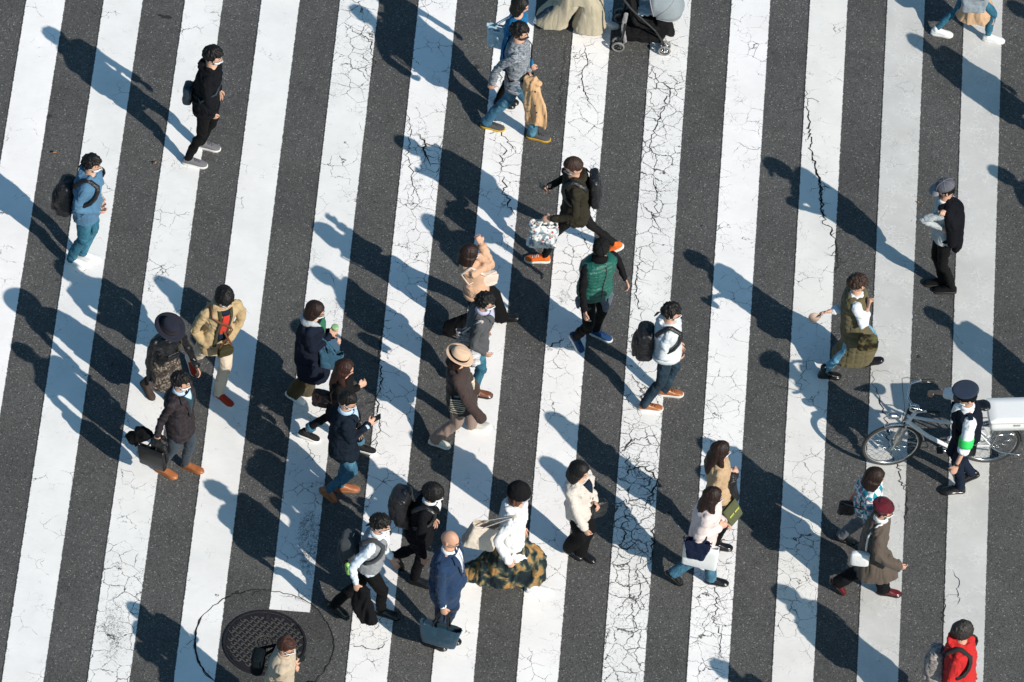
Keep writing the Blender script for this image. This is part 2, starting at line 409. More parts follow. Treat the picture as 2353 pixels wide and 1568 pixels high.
def mat_paint(name,col,crack=1.0,dirt=1.0,lines='dark'):
    a=N(name); P=a.map()
    at=a.n('ShaderNodeAttribute'); at.attribute_name='wear'; wear=a.n('ShaderNodeSeparateColor'); a.l(at.outputs['Color'],wear.inputs[0])
    W=wear.outputs[0]; K=wear.outputs[1]; E=wear.outputs[2]
    wn=a.noise(7,P,det=4,rough=.6); wv=a.n('ShaderNodeVectorMath',operation='MULTIPLY_ADD'); a.l(wn.outputs['Color'],wv.inputs[0]); wv.inputs[1].default_value=(.11,.11,.11); a.l(P,wv.inputs[2])
    wn2=a.noise(40,P,det=3); wv2=a.n('ShaderNodeVectorMath',operation='MULTIPLY_ADD'); a.l(wn2.outputs['Color'],wv2.inputs[0]); wv2.inputs[1].default_value=(.02,.02,.02); a.l(wv.outputs[0],wv2.inputs[2]); Q=wv2.outputs[0]
    v1=a.vor(5.2,Q,'DISTANCE_TO_EDGE'); v2=a.vor(13,Q,'DISTANCE_TO_EDGE')
    m1=a.noise(2.6,P,det=4); m2=a.noise(4.2,a.map((1,1,1),(0,0,1)),det=4)
    # crack half width in cells, modulated so cracks fade in and out
    w1=a.math('MULTIPLY',a.mr(a.math('ADD',m1.outputs[0],a.math('MULTIPLY',K,.42)),.60,.95,0,.034*crack),1)
    w2=a.math('MULTIPLY',a.mr(a.math('ADD',m2.outputs[0],a.math('MULTIPLY',K,.32)),.62,.98,0,.040*crack),1)
    c1=a.mr(v1.outputs['Distance'],w1,a.math('MULTIPLY',w1,.35)); c2=a.mr(v2.outputs['Distance'],w2,a.math('MULTIPLY',w2,.3))
    on1=a.mr(w1,.001,.008); on2=a.mr(w2,.001,.008)
    crk=a.math('MAXIMUM',a.math('MULTIPLY',c1,on1),a.math('MULTIPLY',a.math('MULTIPLY',c2,on2),.8))
    # flaked paint
    sp=a.noise(105,P,det=3,rough=.75); sp2=a.noise(19,P,det=5,rough=.75)
    s=a.math('ADD',a.math('MULTIPLY',sp.outputs[0],.6),a.math('MULTIPLY',sp2.outputs[0],.4))
    thr=a.mr(W,0,1,.74,.49); flake=a.math('MULTIPLY',a.mr(s,thr,a.math('ADD',thr,.05)),.85)
    ragged=a.mr(a.math('ADD',a.math('ADD',a.math('MULTIPLY',sp.outputs[0],.40),a.math('MULTIPLY',sp2.outputs[0],.40)),E),.98,1.04)
    d=a.noise(1.6,P,det=6,rough=.65); tone=a.mr(d.outputs[0],.3,.7,1-.10*dirt,1.03)
    tr=a.noise(30,a.map((.4,5,1)),det=2); tone=a.math('MULTIPLY',tone,a.mr(tr.outputs[0],.3,.7,.975,1.01))
    base=a.mix(1.0,col,tone,'MULTIPLY')
    stain=a.noise(9,P,det=3); base=a.mix(a.math('MULTIPLY',a.mr(stain.outputs[0],.70,.8),.28),base,(.35,.33,.30))
    if lines=='dark': c=a.mix(a.math('MULTIPLY',crk,.95),base,(.045,.045,.045))
    else:
        pale=a.vor(17,Q,'DISTANCE_TO_EDGE'); c=a.mix(a.math('MULTIPLY',a.mr(pale.outputs['Distance'],.06,.01),a.mr(m2.outputs[0],.45,.6,0,.55)),base,(.85,.85,.83))
        c=a.mix(a.math('MULTIPLY',crk,.7),c,(.10,.10,.10))
    dk=a.math('MAXIMUM',flake,ragged,clamp=True)
    c=a.mix(dk,c,(.07,.07,.072))
    a.bump(a.math('SUBTRACT',sp2.outputs[0],crk),.35,.004)
    return a.fin(c,.75,.3)
PW=mat_paint('road_paint_white',(.965,.94,.93)); PG=mat_paint('road_paint_old',(.66,.65,.63),.8,1.6,'pale'); PW2=mat_paint('road_paint_cream',(.87,.85,.82),.8,1.3)
PMID=mat_paint('road_paint_worn',(.91,.895,.88),1.15,1.2)
# ground sheet to the horizon
g=M(); g.add([(-900,-900,0),(900,-900,0),(900,900,0),(-900,900,0)],[(0,1,2,3)])
tag(g.build('road_surface',ASPH,smooth=False),'dark grey asphalt road surface between the white crossing stripes',kind='structure')
TOPL=[59.5,237.5,424,600,780,961.5,1143.5,1322,1501,1680.5,1860.5,2038,2215]
BOTL=[-192,2.5,199,397.5,595,792.5,989,1185,1381.5,1576,1772,1967,2163]
TOPR=[151.5,329.5,514,690,872,1052,1234,1411,1590,1771.5,1949,2126.5,2305.5]
BOTR=[-95,101,298.5,494,692,890,1089,1283,1480,1674,1870,2064.5,2260.5]
def ext(a,b,ta,tb): return a+(b-a)*ta, a+(b-a)*tb
WEAR=[ # px,py,rx,ry,strength  flaked places
 (930,620,20,60,.75),(895,720,25,90,.5),(868,900,26,120,.6),(885,560,10,60,.3),(852,1050,18,120,.65),(706,1300,22,70,.9),(715,1225,30,50,.6),(690,1240,60,60,.35),
 (250,1450,45,70,.72),(265,1540,50,60,.62),(290,1330,30,90,.45),(540,500,30,150,.4),(400,1540,20,70,.4),(810,1500,50,60,.3),(560,330,20,90,.35),(330,650,30,200,.15),
 (440,45,30,60,.35),(430,90,20,20,.5),(1290,700,20,60,.5),(1290,745,35,25,.6),(1340,100,30,25,.75),(1350,150,30,50,.3),(975,350,16,40,.9),(760,1050,40,200,.3),(665,1380,45,12,.7),
 (1490,1150,30,120,.5),(1460,1240,40,60,.4),(1660,1120,30,60,.2),(1500,200,40,100,.35),(1430,1350,60,100,.3),(1455,780,30,80,.35),(1150,300,40,60,.45),(300,1000,30,80,.2),(420,1250,30,250,.3),(1040,20,20,30,.35),(410,1120,14,40,.35),(1455,560,20,60,.3)]
CRK=[.15,.22,.30,.12,.3,.38,.2,.34,.42,.34,.3,.3,.1]
CRKS=[(1490,380,70,170,.5),(1460,1150,70,150,.6),(1640,1180,60,200,.4),(1350,560,50,250,.3),(1160,420,40,200,.4),(1450,1450,90,150,.5),(290,1450,60,120,.5),(820,160,50,120,.4),(960,560,40,140,.35),(1640,1500,70,90,.3),(1860,1250,50,160,.35),(1800,1400,60,100,.3),(980,1500,60,60,-.2),(760,1200,60,200,.1),(860,1480,60,60,.3)]
for i in range(13):
    t0,t1=-.12,1.16
    if i==4: t1=(1405/1568)
    lt=V(TOPL[i],0);lb=V(BOTL[i],1568);rt=V(TOPR[i],0);rb=V(BOTR[i],1568)
    e0=lb*t0+lt*(1-t0); e1=lb*t1+lt*(1-t1); h0=rb*t0+rt*(1-t0); h1=rb*t1+rt*(1-t1)
    if i==4: e1=V(617.5,1401); h1=V(713.5,1408.5)
    A0,A1,B0,B1=[G(*q) for q in (e0,e1,h0,h1)]
    US=[0,.012,.03,.06]+[.12+.76*x/11 for x in range(12)]+[.94,.97,.988,1]; nu=len(US)-1; nv=int(np.linalg.norm(A1-A0)/.03); mm=M(); att=[]
    for j in range(nv+1):
        for k in range(nu+1):
            u=US[k]; v=j/nv
            p=(A0*(1-v)+A1*v)*(1-u)+(B0*(1-v)+B1*v)*u
            px=(e0*(1-v)+e1*v)*(1-u)+(h0*(1-v)+h1*v)*u
            if 0<k<nu: pass
            mm.v.append((p[0],p[1],.006)); 
            W=0;K=CRK[i]
            for (x,y,rx,ry,s_) in WEAR:
                q=((px[0]-x)/rx)**2+((px[1]-y)/ry)**2
                if q<6: W+=s_*math.exp(-q*.7)
            for (x,y,rx,ry,s_) in CRKS:
                q=((px[0]-x)/rx)**2+((px[1]-y)/ry)**2
                if q<6: K+=s_*math.exp(-q*.6)
            ed=min(u,1-u)*.455
            att.append((min(W,1),max(0,min(K,1.3)),float(np.interp(ed,[0,.006,.014,.03],[.70,.63,.50,0])),1))
    for j in range(nv):
        for k in range(nu):
            a_=j*(nu+1)+k; mm.f.append((a_,a_+nu+1,a_+nu+2,a_+1))
    m_=PG if i>=11 else (PMID if i in(1,2,3,4,8) else (PW2 if i==10 else PW))
    o=mm.build('crossing_stripe',m_,smooth=False)
    ca=o.data.color_attributes.new('wear','FLOAT_COLOR','POINT')
    ca.data.foreach_set('color',np.array(att,dtype=np.float32).ravel())
    tag(o,'painted zebra crossing stripe on the road',kind='structure')
# patch of newer asphalt round the manhole, with its cracked joint
MC=G(608.2,1479); MR=.443
pc=G(436.6+1163*.1465,1338.5+968*.1465); PR=.735
pm=M(); nn=96
ring=[]
for k in range(nn):
    t=2*PI*k/nn; r=PR*(1+.006*math.sin(3*t)+.008*math.sin(7*t+1))
    ring.append((pc[0]+r*math.cos(t),pc[1]+r*math.sin(t),.003))
pm.add(ring,[tuple(range(nn))]); tag(pm.build('asphalt_patch',PATCH,smooth=False),'round patch of finer asphalt around the manhole cover',kind='structure')
CRM=solid('crack_dark',(.012,.012,.013),.95,var=.3)  # near-black colour of the flat crack strips
def crack_strip(pts,wd,z=.009,seed=0,branch=0,jit=.014,step=.03,taper=True):
    r_=random.Random(seed); mm=M()
    def strip(pts,w0,lvl):
        P=[]
        for a_,b_ in zip(pts[:-1],pts[1:]):
            n_=max(1,int(np.linalg.norm(b_-a_)/step))
            for k in range(n_):
                q=a_+(b_-a_)*k/n_; q=q+V(r_.gauss(0,jit),r_.gauss(0,jit),0)*(1 if P else 0); P.append(q)
        P.append(pts[-1]); n_=len(P); L=[];Rr=[]
        for k in range(n_):
            d=nrm(P[min(k+1,n_-1)]-P[max(k-1,0)]); sd_=V(-d[1],d[0],0)
            t=k/(n_-1); ww=w0*(.45+.9*r_.random())*((min(1,4*t,4*(1-t))**.6 if lvl==0 else (1-t)**.7) if taper else 1)
            L.append(P[k]+sd_*ww/2);Rr.append(P[k]-sd_*ww/2)
        b=len(mm.v)
        for a_,c_ in zip(L,Rr): mm.v+= [(a_[0],a_[1],z+lvl*.0006),(c_[0],c_[1],z+lvl*.0006)]
        for k in range(n_-1): mm.f.append((b+2*k,b+2*k+1,b+2*k+3,b+2*k+2))
        if lvl<2:
            for k in range(1,n_-1):
                if r_.random()<branch*(1 if lvl==0 else .6):
                    d=nrm(P[k+1]-P[k-1]); s_=r_.choice((-1,1)); an=s_*r_.uniform(.6,1.5); ca_,sa_=math.cos(an),math.sin(an)
                    d2=V(d[0]*ca_-d[1]*sa_,d[0]*sa_+d[1]*ca_,0); ln=r_.uniform(.06,.24)
                    q=[P[k]]; 
                    for _ in range(4):
                        an2=r_.uniform(-.5,.5); d2=V(d2[0]*math.cos(an2)-d2[1]*math.sin(an2),d2[0]*math.sin(an2)+d2[1]*math.cos(an2),0); q.append(q[-1]+d2*ln/4)
                    strip(q,w0*.45,lvl+1)
    strip(pts,wd,0)
    o=mm.build('pavement_crack',CRM,smooth=False); tag(o,'crack running through the road paint',kind='structure'); return o
crack_strip([V(p[0],p[1],0) for p in [ring[(k+34)%nn] for k in range(nn+1)]],.010,z=.0095,seed=3,jit=.008,taper=False,branch=.06)
crack_strip([V(*ring[(k)%nn][:2],0) for k in range(41,62)],.022,z=.0105,seed=4,jit=.004)
CL=[([(1847,200),(1853,220),(1857,272),(1862,325),(1871,378),(1884,422),(1886,466),(1897,514),(1913,541),(1921,567),(1924,590),(1921,640)],.020,.16),
 ([(1868,370),(1880,410),(1885,440),(1888,480),(1893,505)],.026,.1),
 ([(2002,847),(2007,874),(2014,900),(2023,932),(2034,963),(2042,982),(2041,1010),(2052,1050),(2061,1071),(2069,1086),(2070,1110),(2081,1132),(2083,1150),(2082,1170),(2078,1238)],.016,.10),
 ([(2186,1310),(2196,1322),(2204,1339),(2201,1360),(2206,1392)],.010,.2),
 ([(2168,1380),(2169,1410),(2172,1435)],.012,.0),
 ([(1423,1103),(1446,1085),(1458,1073),(1484,1079),(1499,1088),(1508,1100),(1506,1123),(1493,1147),(1478,1176)],.024,.28),
 ([(1446,1085),(1440,1060),(1446,1045)],.012,.1),
 ([(1432,1140),(1436,1165),(1434,1182),(1443,1199),(1428,1211),(1437,1231),(1423,1258),(1440,1267),(1467,1243),(1490,1247)],.018,.26),
 ([(1503,1205),(1500,1240),(1500,1262),(1497,1284),(1478,1296)],.022,.22),
 ([(1253,797),(1270,798),(1282,790),(1290,783),(1297,778)],.022,.15),
 ([(1155,404),(1158,425),(1155,440),(1168,460),(1172,480),(1184,496)],.020,.2),
 ([(1150,330),(1162,350),(1150,375),(1157,395)],.012,.3),
 ([(965,310),(975,330),(972,350),(985,372),(990,385)],.026,.45),
 ([(1165,80),(1172,110),(1160,140),(1148,165),(1150,200)],.012,.2),
 ([(1340,100),(1350,140),(1336,180),(1345,220),(1360,250)],.012,.3),
 ([(1500,150),(1510,185),(1540,205),(1530,240),(1510,280),(1495,330),(1500,370)],.014,.3),
 ([(1490,395),(1505,420),(1510,460),(1500,500),(1520,540)],.012,.25),
 ([(1475,560),(1470,600),(1460,640),(1465,700),(1480,740)],.012,.25),
 ([(1450,860),(1465,880),(1480,900),(1470,930)],.010,.3),
 ([(1434,1040),(1446,1020),(1462,1010),(1490,1005),(1510,1000)],.016,.2),
 ([(1120,310),(1140,300),(1165,320),(1180,345)],.012,.35),
 ([(1860,820),(1850,850),(1830,880),(1850,900)],.008,.2),
 ([(1640,1010),(1655,1050),(1645,1090),(1670,1120)],.012,.25),
 ([(1640,1330),(1650,1370),(1640,1420),(1655,1460),(1650,1520)],.012,.3),
 ([(1480,1270),(1460,1310),(1475,1360),(1450,1400),(1460,1450)],.012,.3),
 ([(930,250),(945,300),(935,360),(950,420),(945,480)],.010,.25),
 ([(800,1480),(840,1490),(870,1495),(895,1470)],.012,.2),
 ([(640,1370),(690,1376),(712,1392)],.006,.0),
 ([(1240,690),(1255,720),(1250,745)],.010,.2),
 ([(785,60),(850,90),(860,150),(845,200)],.010,.25),
 ([(875,720),(880,760),(872,800),(876,860),(868,920),(872,980),(860,1040)],.016,.3),
 ([(1690,330),(1730,345),(1760,340)],.006,.0),
 ([(1300,90),(1290,200),(1288,290)],.006,.05)]
for k,(pp,wd,br) in enumerate(CL): crack_strip([G(*q) for q in pp],wd*.8,seed=20+k,branch=br)
# ------------------------------------------------------------ manhole
IRON=solid('cast_iron',(.022,.020,.024),.55,metal=.3,bump=.4,var=.3); IRONW=solid('worn_iron_edge',(.15,.14,.125),.5,metal=.5,bump=.3,var=.3)
mh=empty('manhole_cover',(MC[0],MC[1],.004),0)
tag(mh,'round cast iron manhole cover with wave pattern, under the man in the beige coat','manhole cover')
def disc_ring(mm,c,r0,r1,z0,z1,n=72):
    prof=[(r0,z0),(r0,z1),(r1,z1),(r1,z0)]
    rings=[]
    for k in range(n):
        t=2*PI*k/n; d=V(math.cos(t),math.sin(t),0); rings.append([c+d*r+V(0,0,z) for r,z in prof])
    mm.loft(rings,closed=True)
mc0=V(MC[0],MC[1],.004)
q=M(); disc_ring(q,mc0,.420,MR,0,.014); q.build('frame_ring',IRON,mh,smooth=False,bevel=.002)
q=M(); q.loft([q.ering(mc0,V(.412,0,0),V(0,.412,0),72),q.ering(mc0+V(0,0,.006),V(.410,0,0),V(0,.410,0),72)]); q.build('lid',IRON,mh,smooth=False)
q=M(); st=.072
for a_ in range(-9,10):
    for b_ in range(-9,10):
        x=a_*st+(b_%2)*st*.5; y=b_*st*.74
        if math.hypot(x,y)>.378 or math.hypot(x,y)<.105 or (abs(x)<.045 and y>.30): continue
        c=mc0+V(x,y,.009)
        def bar(p0,p1,wd):
            d=nrm(p1-p0); sd_=V(-d[1],d[0],0); q.box((p0+p1)/2,(p1-p0)/2,sd_*wd*1.25,V(0,0,.005))
        pts=[c+V(-.034,.016,0),c+V(-.016,-.006,0),c+V(.005,-.014,0),c+V(.025,.015,0)]
        bar(pts[0],pts[1],.0035);bar(pts[1],pts[2],.0035);bar(pts[2],pts[3],.0035)
        bar(c+V(.002,.017,0),c+V(.036,.018,0),.0045)
q.build('raised_tread',IRONW,mh,smooth=False)
q=M(); disc_ring(q,mc0,.098,.105,.004,.014); disc_ring(q,mc0,.088,.093,.004,.013)
for k in range(8):
    t=2*PI*k/8; c=mc0+V(.055*math.cos(t),.055*math.sin(t),0); disc_ring(q,c,.012,.017,.004,.013,16)
disc_ring(q,mc0,.0,.012,.004,.014,16)
q.build('emblem',IRONW,mh,smooth=False)
q=M(); q.box(mc0+V(0,.345,.006),V(.028,0,0),V(0,.040,0),V(0,0,.005)); q.build('lock_plate',IRON,mh,smooth=False,bevel=.003)
q=M(); disc_ring(q,mc0+V(0,.345,0),.0,.0,0,0,4) if False else q.box(mc0+V(0,.345,.012),V(.016,0,0),V(0,.026,0),V(0,0,.0015)); q.build('key_slot',RUBK,mh,smooth=False)
for an in (38,142,218):
    t=R(an); d=V(math.cos(t),math.sin(t),0); s_=V(-d[1],d[0],0); q=M(); q.box(mc0+d*.392+V(0,0,.008),d*.018,s_*.026,V(0,0,.006)); q.build('hinge_lug',IRON,mh,smooth=False,bevel=.002)
# leaves
LEAF=solid('dry_leaf',(.50,.22,.08),.7,var=.4)
for (x,y,rz,sz,lb) in ((125,354,.3,.030,'orange dry leaf on the asphalt left of the man with the black backpack'),(357,378,1.2,.026,'curled tan leaf on the asphalt near the feet of the man in black'),
  (8,494,.8,.018,'small brown leaf on the white stripe at the far left edge'),(2110,468,2,.016,'tiny orange leaf beside the stripe left of the man in the cap'),(278,1312,.5,.016,'small red leaf at the edge of a stripe below the briefcase'),(873,1623*0+1390,1,.014,'tiny red leaf on the stripe by the manhole')):
    if lb.startswith('tiny red'): x,y=874*1.0*.64+0,0; x,y=(436.6+445*.1465,1338.5+232*.1465)
    c=G(x,y); q=M(); d=V(math.cos(rz),math.sin(rz),0); s_=V(-d[1],d[0],0)
    rows=[]
    for t in np.linspace(0,1,7):
        wdt=sz*.45*math.sin(PI*min(.97,t+.03)); z=.016+.012*math.sin(t*PI)
        rows.append([c+d*sz*(t*2-1)+s_*wdt+V(0,0,z+.008),c+d*sz*(t*2-1)+V(0,0,z),c+d*sz*(t*2-1)-s_*wdt+V(0,0,z+.006),c+d*sz*(t*2-1)+V(0,0,z-.002)])
    q.loft(rows); o=q.build('fallen_leaf',LEAF,smooth=True,orig=V(c[0],c[1],0)); tag(o,lb,'leaf','dry leaves on the road')

GUM=solid('dark_road_stain',(.022,.022,.023),.8,var=.4)
rs=random.Random(9)
for (x,y,a_,b_) in ((383,40,14,5),(368,36,5,3),(2003,888,5,5),(1492,735,7,4),(1985,1600,5,4),(545,1362,5,4),(440,1450,4,3),(1300,1322,4,3),(650,1045,3,3),(1240,1180,3,3),(1480,1085,3,2),(2110,820,4,4),(1730,1210,3,3),(258,838,3,3),(1010,1050,4,3),(1612,520,3,2)):
    c=G(x,y); q=M(); n_=14; r_=[]
    for k in range(n_):
        t=2*PI*k/n_; w_=rs.uniform(.7,1.2); r_.append((c[0]+a_/208*math.cos(t)*w_,c[1]+b_/156*math.sin(t)*w_,.0035))
    q.add(r_,[tuple(range(n_))]); tag(q.build('road_stain',GUM,smooth=False),'dark oily stain on the asphalt',kind='structure')
# ------------------------------------------------------------ people
def lerp(a,b,t): return a+(b-a)*t
def sstep(x): x=np.clip(x,0,1); return x*x*(3-2*x)
def ik(a,t,l1,l2,pole):
    d=t-a; D=np.linalg.norm(d); D=min(max(D,abs(l1-l2)+.02),(l1+l2)*.995); dn=nrm(d)
    x=(l1*l1-l2*l2+D*D)/(2*D); h=math.sqrt(max(l1*l1-x*x,0))
    p=nrm(pole-dn*np.dot(pole,dn))
    return a+dn*x+p*h, a+dn*D
class Person:
    def __init__(s,label,H,hd,head,fL,fR,female=False,skinm=None,look=0,nod=12,hL=None,hR=None,twist=0,build=1.0,group='people walking over the crossing',footL=0,footR=0,curlL=.5,curlR=.5,elL=None,elR=None,seed=0,eyes=True,hiplead=0,lookside=0):
        s.H=H; k=H/1.7; s.k=k; s.seed=seed or (int(H*1000)+int(head[0]))%97; s.female=female; s.build=build*(.93 if female else 1.0)
        hd=R(hd); s.hd=hd; s.f=V(math.cos(hd),math.sin(hd),0); s.l=V(-math.sin(hd),math.cos(hd),0)
        s.skin=skinm or SK
        def foot(sp,yaw):
            x,y=sp[:2]; lift=sp[2] if len(sp)>2 else 0; pitch=R(sp[3]) if len(sp)>3 else 0
            c=G(x,y,lift+.02); c[2]=lift
            a=hd+R(yaw); f=V(math.cos(a),math.sin(a),0); l=V(-math.sin(a),math.cos(a),0)
            f2=f*math.cos(pitch)-UP*math.sin(pitch); u2=UP*math.cos(pitch)+f*math.sin(pitch)
            return dict(c=c,f=f2,l=l,u=u2,ank=c-f2*.065*k+u2*.09*k)
        s.F={'L':foot(fL,footL),'R':foot(fR,footR)}
        mid=(s.F['L']['c']+s.F['R']['c'])/2; mid[2]=0
        s.root=empty('person',mid,hd); tag(s.root,label,'person',group)
        L=.478*H
        hg=G(head[0],head[1],.925*H)
        def solve(hg):
            hxy=mid+(hg-mid)*.42+s.f*hiplead; hxy[2]=0
            z=.528*H
            for q,sg in (('L',1),('R',-1)):
                a=s.F[q]['ank']; j=hxy+s.l*sg*.05*H; d2=(a[0]-j[0])**2+(a[1]-j[1])**2
                if d2<L*L: z=min(z,a[2]+math.sqrt(L*L-d2)*.998)
                else: z=min(z,.42*H)
            return hxy,z
        hxy,z=solve(hg)
        for _ in range(3):
            hz=.925*H-(.528*H-z); hg=G(head[0],head[1],hz)
            off=hg-mid; off[2]=0; n_=np.linalg.norm(off); 
            if n_>.42: off*=.42/n_
            hg=mid+off; hxy,z=solve(hg)
        s.hip=V(hxy[0],hxy[1],z)
        s.neck=V(*(lerp(hxy,hg,.80)[:2]),z+.31*H)
        s.hc=V(hg[0],hg[1],z+.397*H)
        s.sp=s.neck-s.hip
        tw=R(twist); s.lt=s.l*math.cos(tw)+s.f*math.sin(-tw)*1.0; s.ft=np.cross(s.lt,UP)
        b=s.build
        s.sh={}; s.elb={}; s.wr={}; s.kn={}; s.hj={}
        sc=s.spt(.86)
        for q,sg in (('L',1),('R',-1)):
            s.sh[q]=sc+s.lt*sg*.107*H*b
            s.hj[q]=s.hip+s.l*sg*.050*H
            F=s.F[q]; kn,an=ik(s.hj[q],F['ank'],.243*H,.24*H,s.f+s.l*sg*.12); s.kn[q]=kn
            if np.linalg.norm(an-F['ank'])>.01: F['ank']=an
            h=hL if q=='L' else hR
            el=elL if q=='L' else elR
            if h is None: t=s.sh[q]+s.f*.04+s.l*sg*.07-UP*.31*H; el=el or (-1,.5,0)
            elif h[0]=='px': t=G(h[1],h[2],h[3])
            else: h=h[-3:]; t=s.hip+(s.f*h[0]+s.l*h[1]+UP*h[2])*k
            el=el or (-.7,.5,-.6)
            pole=s.f*el[0]+s.l*sg*el[1]+UP*el[2]
            s.elb[q],s.wr[q]=ik(s.sh[q],t,.168*H,.148*H,pole)
        # head frame
        a=hd+R(look); nd=R(nod)
        hf=V(math.cos(a),math.sin(a),0); s.hl=V(-math.sin(a),math.cos(a),0); s.hf=hf*math.cos(nd)-UP*math.sin(nd); s.hu=UP*math.cos(nd)+hf*math.sin(nd)
        s.curl={'L':curlL,'R':curlR}; s.grip={}
        s._body(); 
        if eyes: s._eyes()
        s.bv=None
    def spt(s,t): # point on spine, t 0 hip..1 neck base, slight thoracic curve
        if t<0: return s.hip+UP*t*.31*s.H
        return s.hip+s.sp*t-s.f*(math.sin(min(t,1)*PI)*.012*s.k)
    def ax(s,t):
        t=min(max(t,0),1); l=nrm(lerp(s.l,s.lt,t)); f=np.cross(l,UP); return l,f
    def torso(s,mm,ease=0,s0=-.1,s1=1.02,b0=None,chest=1.0,belly=0,straight=False):
        H=s.H;b=s.build
        fem=s.female
        A=[(-.3,.086,.066),(-.1,.094,.070),(0,.100,.074),(.15,.096 if not fem else .098,.072),(.35,.084 if not fem else .076,.064),(.55,.093 if not fem else .084,.070 if not fem else .074),(.72,.103 if not fem else .094,.072),(.86,.108,.062),(.95,.080,.050),(1.02,.045,.042),(1.10,.036,.038)]
        if straight: A=[(x_,max(a_,.095) if x_<.7 else a_,max(d_,.074) if x_<.7 else d_) for x_,a_,d_ in A]
        t=np.linspace(s0,s1,18); rings=[]
        for x in t:
            a_=np.interp(x,[q[0] for q in A],[q[1] for q in A])*H*b; d_=np.interp(x,[q[0] for q in A],[q[2] for q in A])*H*math.sqrt(b)*.96; a_*=.95
            d_+=belly*math.exp(-((x-.25)/.25)**2)
            e=ease*(1 if x<.9 else max(.25,1-(x-.9)*5))
            l,f=s.ax(x); rings.append(mm.ering(s.spt(x)+f*(belly*.5*math.exp(-((x-.25)/.25)**2)),l*(a_+e),f*(d_+e),20,.82))
        mm.loft(rings); return mm
    def headpt(s,d,extra=0): # d unit dir in head frame -> radius vector
        x,y,z=d; k=s.k**.4*.965
        fx=.098 if x>0 else .104
        r=V(x*fx,y*.077,z*.118)
        if z<0:
            q=(-z)**1.6; r[1]*=1-.30*q; r[0]=r[0]*(1-.18*q)+.018*q
        if x<0 and z<-.2: r[0]*=1-.35*min(1,(-z-.2)/.6)
        if x>0:
            r[0]+=.022*math.exp(-((y/.13)**2+((z+.16)/.14)**2))*(x>.5)
            r[0]-=.007*math.exp(-(((abs(y)-.36)/.16)**2+((z-.05)/.11)**2))
            r[0]+=.006*math.exp(-(((z-.22)/.1)**2+(y/.5)**2))
            r[0]+=.007*math.exp(-((y/.25)**2+((z+.50)/.10)**2))
            r[0]+=.006*math.exp(-((y/.3)**2+((z+.82)/.15)**2))
        r=r*k; n=np.linalg.norm(r); return r*(1+extra/n)
    def hw(s,r): return s.hc+s.hf*r[0]+s.hl*r[1]+s.hu*r[2]
    def sphere(s,fn,nu=40,nv=26):
        rings=[]
        for j in range(1,nv):
            el=-PI/2+PI*j/nv; ring=[]
            for i in range(nu):
                az=2*PI*i/nu; d=V(math.cos(el)*math.cos(az),math.cos(el)*math.sin(az),math.sin(el)); ring.append(s.hw(fn(d,az,el)))
            rings.append(ring)
        return rings
    def _hand(s,mm,q):
        k=s.k; w=s.wr[q]; d=nrm(w-s.elb[q]); sg=1 if q=='L' else -1; c=s.curl[q]
        inw=-s.l*sg; 
        if d[2]<-.5: th=s.f
        else: th=nrm(UP*.8+inw*.5)
        th=nrm(th-d*np.dot(th,d)); n=np.cross(d,th); 
        if np.dot(n,inw)<0: n=-n
        mm.limb([w-d*.03*k,w+d*.02*k,w+d*.088*k],[.027*k,.034*k,.040*k],n=14,flat=.42,side=th,sub=3)
        for off,ln,sp in ((.029,.068,.16),(.0097,.078,.04),(-.0097,.073,-.07),(-.028,.056,-.2)):
            b0=w+d*.083*k+th*off*k; dd=nrm(d+th*sp); a1=c*.9; p=[b0]
            for L_,a_ in ((.42,a1),(.32,a1*2.1),(.26,a1*3.0)):
                dr=dd*math.cos(a_)+n*math.sin(a_); p.append(p[-1]+dr*L_*ln*k)
            mm.limb(p,[.0088*k,.0082*k,.0075*k,.0065*k],n=8,sub=2)
        t0=w+d*.028*k+th*.028*k; t1=t0+(d*.62+th*.62+n*.25*c)*.038*k; t2=t1+(d*.9+th*.1+n*.5*c)*.034*k
        mm.limb([t0-th*.01*k,t1,t2],[.012*k,.0105*k,.008*k],n=8,sub=2)
        s.grip[q]=w+d*.085*k+n*.022*k
        s.__dict__.setdefault('hd_',{})[q]=d
    def _body(s):
        H=s.H;k=s.k;mm=M()
        mm.loft(s.sphere(lambda d,az,el:s.headpt(d)))
        for sg in (-1,1): # ears
            c=s.hw(V(-.004,sg*.079,-.008)*k**.4); mm.ell(c,s.hf*.016+s.hl*sg*.006,s.hl*.009,s.hu*.031,10,6)
        base=s.spt(.97); mm.limb([base,lerp(base,s.hc,.45)-s.hf*.012,s.hc-s.hu*.05-s.hf*.022],[.062*k,.053*k,.056*k],n=14)
        s.torso(mm,-.022)
        for q in 'LR':
            mm.limb([s.sh[q],s.elb[q],s.wr[q]],[.028*k*s.build,.026*k,.0245*k],n=12,sub=6)
            s._hand(mm,q)
            F=s.F[q]; mm.limb([s.hj[q],s.kn[q],F['ank']],[.056*k,.036*k,.024*k],n=12,sub=6)
            mm.limb([F['ank'],F['ank']+F['f']*.05*k-F['u']*.045*k,F['ank']+F['f']*.15*k-F['u']*.06*k],[.026*k,.022*k,.018*k],n=8,sub=2)
        s.body=mm.fuse('body',s.skin,s.root,.0068,smooth=2,dec=.55)
    def _eyes(s):
        for sg in (-1,1):
            r=s.headpt(nrm(V(.9,sg*.34,.06))); c=s.hw(r*.985)
            q=M(); q.ell(c,s.hf*.006,s.hl*.013,s.hu*.007,8,6); q.build('eye',EYE,s.root)
            q=M(); pts=[s.hw(s.headpt(nrm(V(.9,sg*yy,.20+zz)))*1.01) for yy,zz in ((.18,0),(.32,.03),(.48,-.01))]; q.tube(pts,.0032,6,2); q.build('eyebrow',HB,s.root)
